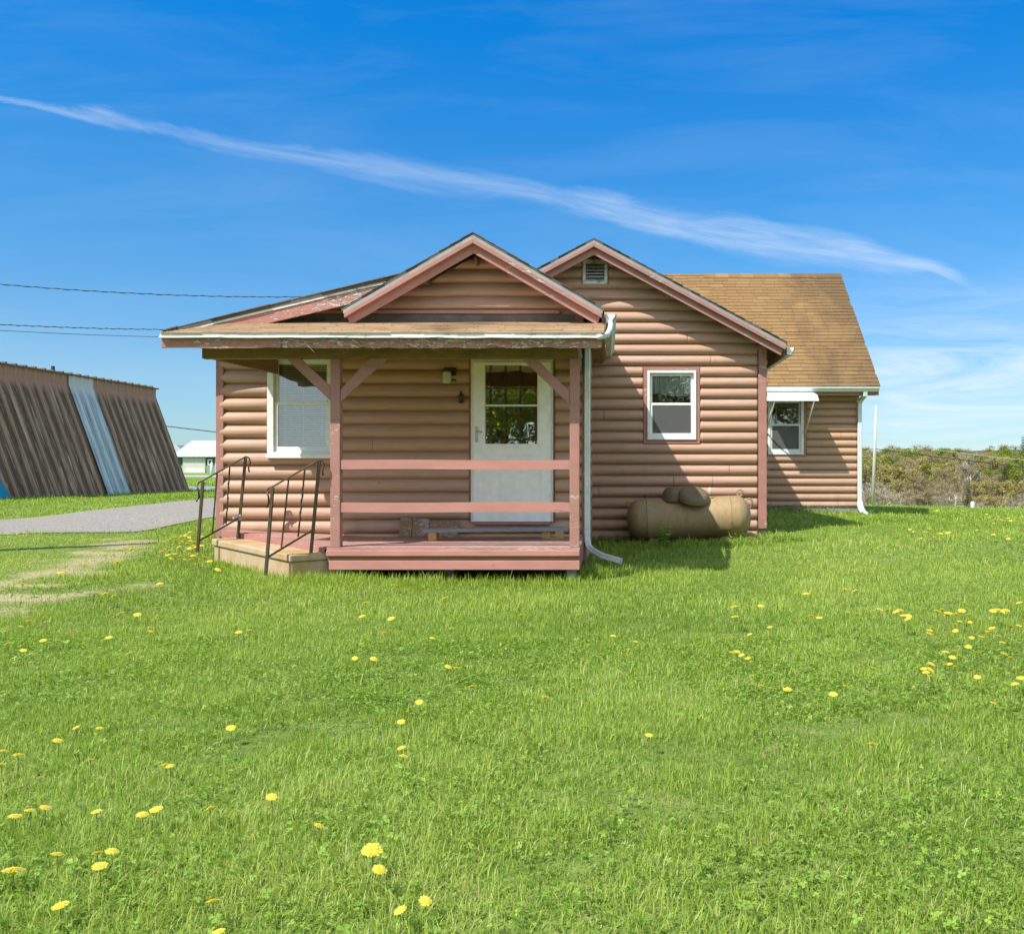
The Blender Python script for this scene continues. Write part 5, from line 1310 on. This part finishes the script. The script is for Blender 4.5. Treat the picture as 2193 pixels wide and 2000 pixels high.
def D(lst,ox,oy,sc): 
    for x,y in lst: dand.append((ox+x/sc,oy+y/sc))
D([(165,121),(115,148),(182,152),(83,170),(20,189),(30,236),(92,264),(170,224),(385,38),(413,40),(448,50),(475,118),(541,123),(613,141),(590,175),(596,189),(429,212),(508,275),(752,176),(940,193),(983,184),(1440,76),(1427,130),(1540,138),(1753,58),(1779,176),(1703,214),(1515,195),(1398,295),(1377,328),(1472,297),(1765,327),(1800,332),(1860,408),(1651,468),(1602,506),(1580,543),(1582,646),(1590,681),(910,569),(393,568),(228,622),(70,675),(15,662),(3,715),(300,566),(355,695),(655,714),(670,721),(1070,842),(828,884),(615,890),(561,912),(380,901),(178,886),(118,893),(60,918),(1257,953),(225,1070),(383,1063),(440,1054),(393,1117),(52,1130),(1466,1050),(1495,1130),(237,1268),(838,1250),(1576,1287),(860,1375),(1548,5),(1560,8),(1675,1253)],0,1250,1.8394)
D([(37,125),(12,208),(264,124),(400,208),(488,229),(131,447),(541,599),(737,213),(805,188),(836,216),(876,92),(935,92),(980,88),(879,131),(936,199),(1016,172),(866,272),(887,270),(904,281),(929,295),(775,128),(1120,148),(1158,40),(1179,128),(1210,134),(1310,21),(1350,27),(1324,116),(1360,120),(1376,323),(1425,335),(1315,405),(1265,436),(983,405),(1023,412),(1085,418),(1448,101),(1477,105),(1514,110),(1530,105),(1540,126),(1556,133),(1620,101),(1673,110),(1692,102),(1711,124),(1718,118),(1750,121),(1757,118),(1762,149),(1745,164),(1800,124),(1804,153),(1747,186),(1645,185),(1655,174),(1643,198),(1660,148),(1782,78),(1772,107),(1895,108),(1912,103),(1935,112),(1944,106),(1997,75),(1872,190),(1890,177),(1880,190),(1962,167),(1995,166),(1915,207),(1810,212),(1847,210),(1930,233),(1937,278),(1963,290),(1797,250),(1745,266),(1708,271),(1735,291),(1760,283),(1827,270),(1652,318),(1622,337),(1648,340),(1630,350),(1650,367),(1707,320),(1722,318),(1745,328),(1803,339),(1832,369),(1980,395),(2005,373),(1895,470),(1421,630)],1096,1250,1.8377)
D([(525,757),(1380,848),(1010,663),(915,597),(1135,550),(190,850),(1422,485),(1467,465),(1517,452),(1565,440),(1600,432),(1575,482),(1385,525),(1400,572),(1462,563),(1510,590),(1665,607),(1655,637),(1597,640),(1549,640),(1480,632),(1690,688),(1757,697),(1880,725),(1810,655),(1765,620),(1650,535),(1640,545),(1670,520),(1690,530),(1730,540),(1740,520),(1800,505),(1830,495),(1640,405),(1680,405),(1635,450),(1645,478),(1680,488),(1745,440),(1810,440),(1845,415),(1770,350),(1620,560)],0,1040,4.032)
D([(1530,470),(1560,500),(1590,465),(1615,500),(1655,430),(1700,430),(1730,470),(1770,470),(1500,510),(1545,530),(1600,575),(1640,590),(1700,600),(1450,600),(1560,610),(1830,440),(1860,470),(1610,420)],0,1040,4.032)
D([(780,1408),(928,1397),(975,1383),(965,1418),(990,1430),(1035,1400),(1070,1425),(1100,1427),(1122,1398),(1145,1428),(1175,1445),(1225,1440),(1280,1435),(1300,1430),(1345,1410),(1430,1358),(1310,1333),(1500,1325),(1355,1298),(1425,1290),(1250,1235),(1320,1222),(1337,1213),(1370,1235),(1400,1245),(1435,1220),(1480,1228),(1515,1240),(1600,1283),(1585,1310),(1632,1318),(1690,1230),(1700,1275),(1740,1305),(1770,1240),(1800,1305),(1835,1250),(1820,1320),(1850,1315),(1865,1290),(1890,1315),(1935,1320),(1985,1335),(1570,1405),(1595,1408),(1725,1340),(1785,1420),(1850,1465),(1725,1452),(1865,1490),(1165,1475),(1200,1490),(1120,1495),(1030,1485),(525,1500),(1940,1270),(2000,1275),(1975,1290),(140,1240),(250,1240),(1185,1220),(1540,1245),(1660,1250),(1910,1245)],1740,820,4.45)
random.seed(77)
UNIQ={ # survey pixel -> label of the flowers that stand out
 (797,1821):'widest open dandelion, upper one of the close pair in the near lawn',(812.7,1864):'ragged petalled dandelion just below the widest one',(28,1864):'big dandelion at the near left edge of the lawn',
 (856.8,1949.7):'dandelion alone in the grass below the close pair',(581.7,1707.8):'flat dandelion on a long stem left of the middle of the near lawn',(683.4,1768):'small dandelion between the flat one and the close pair',
 (450,1730.6):'dandelion beside and left of the flat long stemmed one',(467.5,2000):'dandelion cut by the bottom frame edge',(455.6,1929.6):'dandelion near the bottom edge, left of the close pair',(38,1617):'wide dandelion at the left frame edge, half way down the lawn',
 (128.8,1939):'lowest dandelion in the near left corner of the lawn',(122.3,1831.7):'dandelion right of the big one in the near left corner',(213.6,1857):'dandelion under a pair in the near left corner',(208.2,1828):'left one of two side by side dandelions in the near left corner',(239.2,1823):'right one of two side by side dandelions in the near left corner'}
cnt=0
for (px,py) in dand:
    hgt=random.uniform(.055,.095)*(.62 if py>1480 and abs(px-805)>15 else 1)+(.05 if py<1330 and px>1300 else .07 if py<1240 else .022)
    x,y,g=hit(px,py,hgt,1.4,60)
    if bool(blocked(np.array([x]),np.array([y]))[0]) and py<1240: 
        pass
    lab=None; grp=None
    for k,v in UNIQ.items():
        if abs(k[0]-px)<3 and abs(k[1]-py)<3: lab=v
    if lab is None:
        if py<1240 and px<520 and px>320: lab,grp='yellow dandelion crowded in the grass beside the iron handrail','dandelions by the handrail'
        elif py<1125: lab,grp='tiny dandelion at the far lawn edge below the wood','dandelions along the far lawn edge'
        elif px>1880 and py<1520: lab,grp='small dandelion in the thick scatter over the right side of the lawn','dandelions scattered on the right lawn'
        elif px>1280 and py<1620: lab,grp='small dandelion in the open lawn in front of the tank','dandelions in the lawn before the tank'
        elif px>640 and py<1650: lab,grp='small dandelion in the mown lawn in front of the porch','dandelions in the lawn before the porch'
        elif py<1330: lab,grp='small dandelion around the worn soil track','dandelions around the worn track'
        elif px<640: lab,grp='dandelion in the left foreground grass','dandelions in the left foreground'
        else: lab,grp='lone dandelion in the bare green foreground','dandelions in the open foreground'
    r=random.uniform(.0145,.0205)*(.92 if py>1600 else 1)*(1.6 if py<1240 else 1.5 if py<1330 else 1.1 if py<1500 else 1.0); 
    if (abs(px-797)<3 or abs(px-28)<3): r=.0265
    root=thing('dandelion',(x,y,g),lab,'dandelion',grp)
    hd=bpy.data.objects.new('flower_head',random.choice(HEAD)); C.objects.link(hd); hd.parent=root; hd.location=(0,0,hgt); hd.scale=(r,r,r)
    hd.rotation_euler=(random.gauss(.26,.12),random.gauss(0,.14),random.uniform(0,6.28))
    if y<14:
        s=bpy.data.objects.new('stem',STEM); C.objects.link(s); s.parent=root; s.scale=(.022,.022,hgt)
    cnt+=1
print('dandelions',cnt)

# ------------------------------------------------------------------ SKY, SUN, CAMERA
sc=bpy.context.scene
w=bpy.data.worlds.new('World'); sc.world=w; w.use_nodes=True; nt=w.node_tree; nt.nodes.clear()
class WT(NT):
    def __init__(s): s.t=nt
t=WT()
sky=t.n('ShaderNodeTexSky',sky_type='NISHITA'); sky.sun_disc=False; sky.sun_elevation=math.asin(-SUN_DIR.z); sky.sun_rotation=math.atan2(-SUN_DIR.x,-SUN_DIR.y)
sky.air_density=1.0; sky.dust_density=.2; sky.ozone_density=2.0; sky.altitude=400
gen=t.n('ShaderNodeTexCoord').outputs['Generated']; sp=t.n('ShaderNodeSeparateXYZ'); t.l(gen,sp.inputs[0])
hs=t.n('ShaderNodeHueSaturation'); hs.inputs['Saturation'].default_value=SKY_SAT; hs.inputs['Value'].default_value=1.0; hs.inputs['Hue'].default_value=.5+SKY_HUE
grad=t.ramp(sp.outputs[2],list(zip((0,.10,.275,.445,.60,.9),SKY_G)))  # topmost stop, out of view, is whitened to add neutral fill
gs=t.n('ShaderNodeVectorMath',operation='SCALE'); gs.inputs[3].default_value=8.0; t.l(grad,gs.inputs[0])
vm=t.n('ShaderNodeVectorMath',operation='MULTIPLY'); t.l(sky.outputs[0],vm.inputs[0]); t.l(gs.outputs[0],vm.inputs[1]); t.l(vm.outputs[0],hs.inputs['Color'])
# unseen sky behind the viewpoint, whitened as added fill for the shaded porch
back=t.math('MULTIPLY',t.rampf(sp.outputs[1],-.05,-.45),FILL_F)
skyc=t.mix(back,hs.outputs[0],FILL_C)
dy=t.math('MAXIMUM',sp.outputs[1],.02); u=t.math('DIVIDE',sp.outputs[0],dy); v=t.math('DIVIDE',sp.outputs[2],dy)
front=t.rampf(sp.outputs[1],.05,.3)
un=t.n('ShaderNodeMapRange'); un.inputs[1].default_value=-.75; un.inputs[2].default_value=.55; t.l(u,un.inputs[0]); un=un.outputs[0]
def fcurve(pts,ymax):
    c=t.n('ShaderNodeFloatCurve'); m=c.mapping; cv=m.curves[0]
    pts=[((a+.75)/1.3,b/ymax) for a,b in pts]
    cv.points[0].location=(0,pts[0][1]); cv.points[1].location=(1,pts[-1][1])
    for p in pts[1:-1] if pts[0][0]<=0.0 else pts: cv.points.new(*p)
    m.update(); t.l(un,c.inputs['Value']); return t.math('MULTIPLY',c.outputs[0],ymax)
def uvp(px,py): return ((px-CX)/F,(CY-py)/F)
band=[uvp(*p) for p in ((-99,190),(0,203),(200,246),(450,302),(700,347),(900,378),(1100,405),(1300,446),(1500,490),(1700,522),(1900,553),(2010,572),(2085,608),(2193,690),(2326,760))]
vc=fcurve(band,.6)
wd_=fcurve([((p-CX)/F,h/F) for p,h in ((-99,9),(0,10),(200,18),(450,24),(700,30),(900,42),(1100,40),(1300,36),(1500,44),(1650,54),(1800,46),(1950,30),(2050,18),(2193,14),(2326,10))],.05)
dvv=t.math('SUBTRACT',v,vc)
cmb=t.n('ShaderNodeCombineXYZ'); t.l(u,cmb.inputs[0]); t.l(dvv,cmb.inputs[1])
n1=t.noise(cmb.outputs[0],(4,60,1),1.0,10,.68,1.2); n2=t.noise(cmb.outputs[0],(7,26,1),1.0,7,.6,.6,loc=(3,1,0))
dd=t.math('DIVIDE',t.math('ADD',dvv,t.math('MULTIPLY',t.math('SUBTRACT',n2,.5),.045)),wd_); q=t.math('SUBTRACT',1.0,t.math('MULTIPLY',dd,dd),True); 
st_=fcurve([((p-CX)/F,h) for p,h in ((-99,.22),(0,.22),(300,.19),(700,.17),(900,.17),(1200,.23),(1500,.33),(1700,.35),(1900,.32),(2030,.22),(2075,.05),(2193,.0),(2326,.0))],1.0)
al=t.math('MULTIPLY',t.math('MULTIPLY',t.math('POWER',q,1.7),st_),t.math('MULTIPLY',t.rampf(n1,.22,.80),1.75))
# thin veils: above the band and the streaky patch low on the right
cu=t.n('ShaderNodeCombineXYZ'); t.l(u,cu.inputs[0]); t.l(v,cu.inputs[1])
n3=t.noise(cu.outputs[0],(2.2,11,1),1.0,8,.6,.5,rot=(0,0,math.radians(14)))
veil=t.math('MULTIPLY',t.rampf(n3,.45,.82),.085)
n4=t.noise(cu.outputs[0],(3.6,24,1),1.0,10,.68,1.3,rot=(0,0,math.radians(-13)),loc=(.3,.2,0))
lowr=t.math('MULTIPLY',t.math('MULTIPLY',t.rampf(u,.15,.34),t.rampf(v,.235,.12)),t.rampf(n4,.33,.62))
al=t.math('ADD',t.math('ADD',al,veil),t.math('MULTIPLY',lowr,.62),True)
al=t.math('MULTIPLY',al,front,True)
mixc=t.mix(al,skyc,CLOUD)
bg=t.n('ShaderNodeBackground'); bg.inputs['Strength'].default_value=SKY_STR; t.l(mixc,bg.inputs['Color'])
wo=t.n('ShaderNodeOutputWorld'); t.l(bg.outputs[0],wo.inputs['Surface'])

sun=bpy.data.lights.new('sun','SUN'); sun.energy=SUN_E; sun.angle=math.radians(.5); sun.color=(1.0,.95,.87)
so=bpy.data.objects.new('sun',sun); C.objects.link(so); so.rotation_euler=SUN_DIR.to_track_quat('-Z','Y').to_euler(); so.location=(-20,-20,30)
cam=bpy.data.cameras.new('camera'); cam.sensor_width=36; cam.lens=36*F/2193; cam.shift_x=(1096.5-CX)/2193; cam.shift_y=(CY-1000)/2193
cam.clip_start=.05; cam.clip_end=3000
co=bpy.data.objects.new('camera',cam); C.objects.link(co); co.location=(0,0,EYE); co.rotation_euler=(math.pi/2,0,0); sc.camera=co
sc.view_settings.view_transform='Standard'; sc.view_settings.look='None'; sc.view_settings.gamma=1; sc.view_settings.exposure=EXPO
sc.render.film_transparent=False
sc.cycles.max_bounces=8; sc.cycles.transparent_max_bounces=12
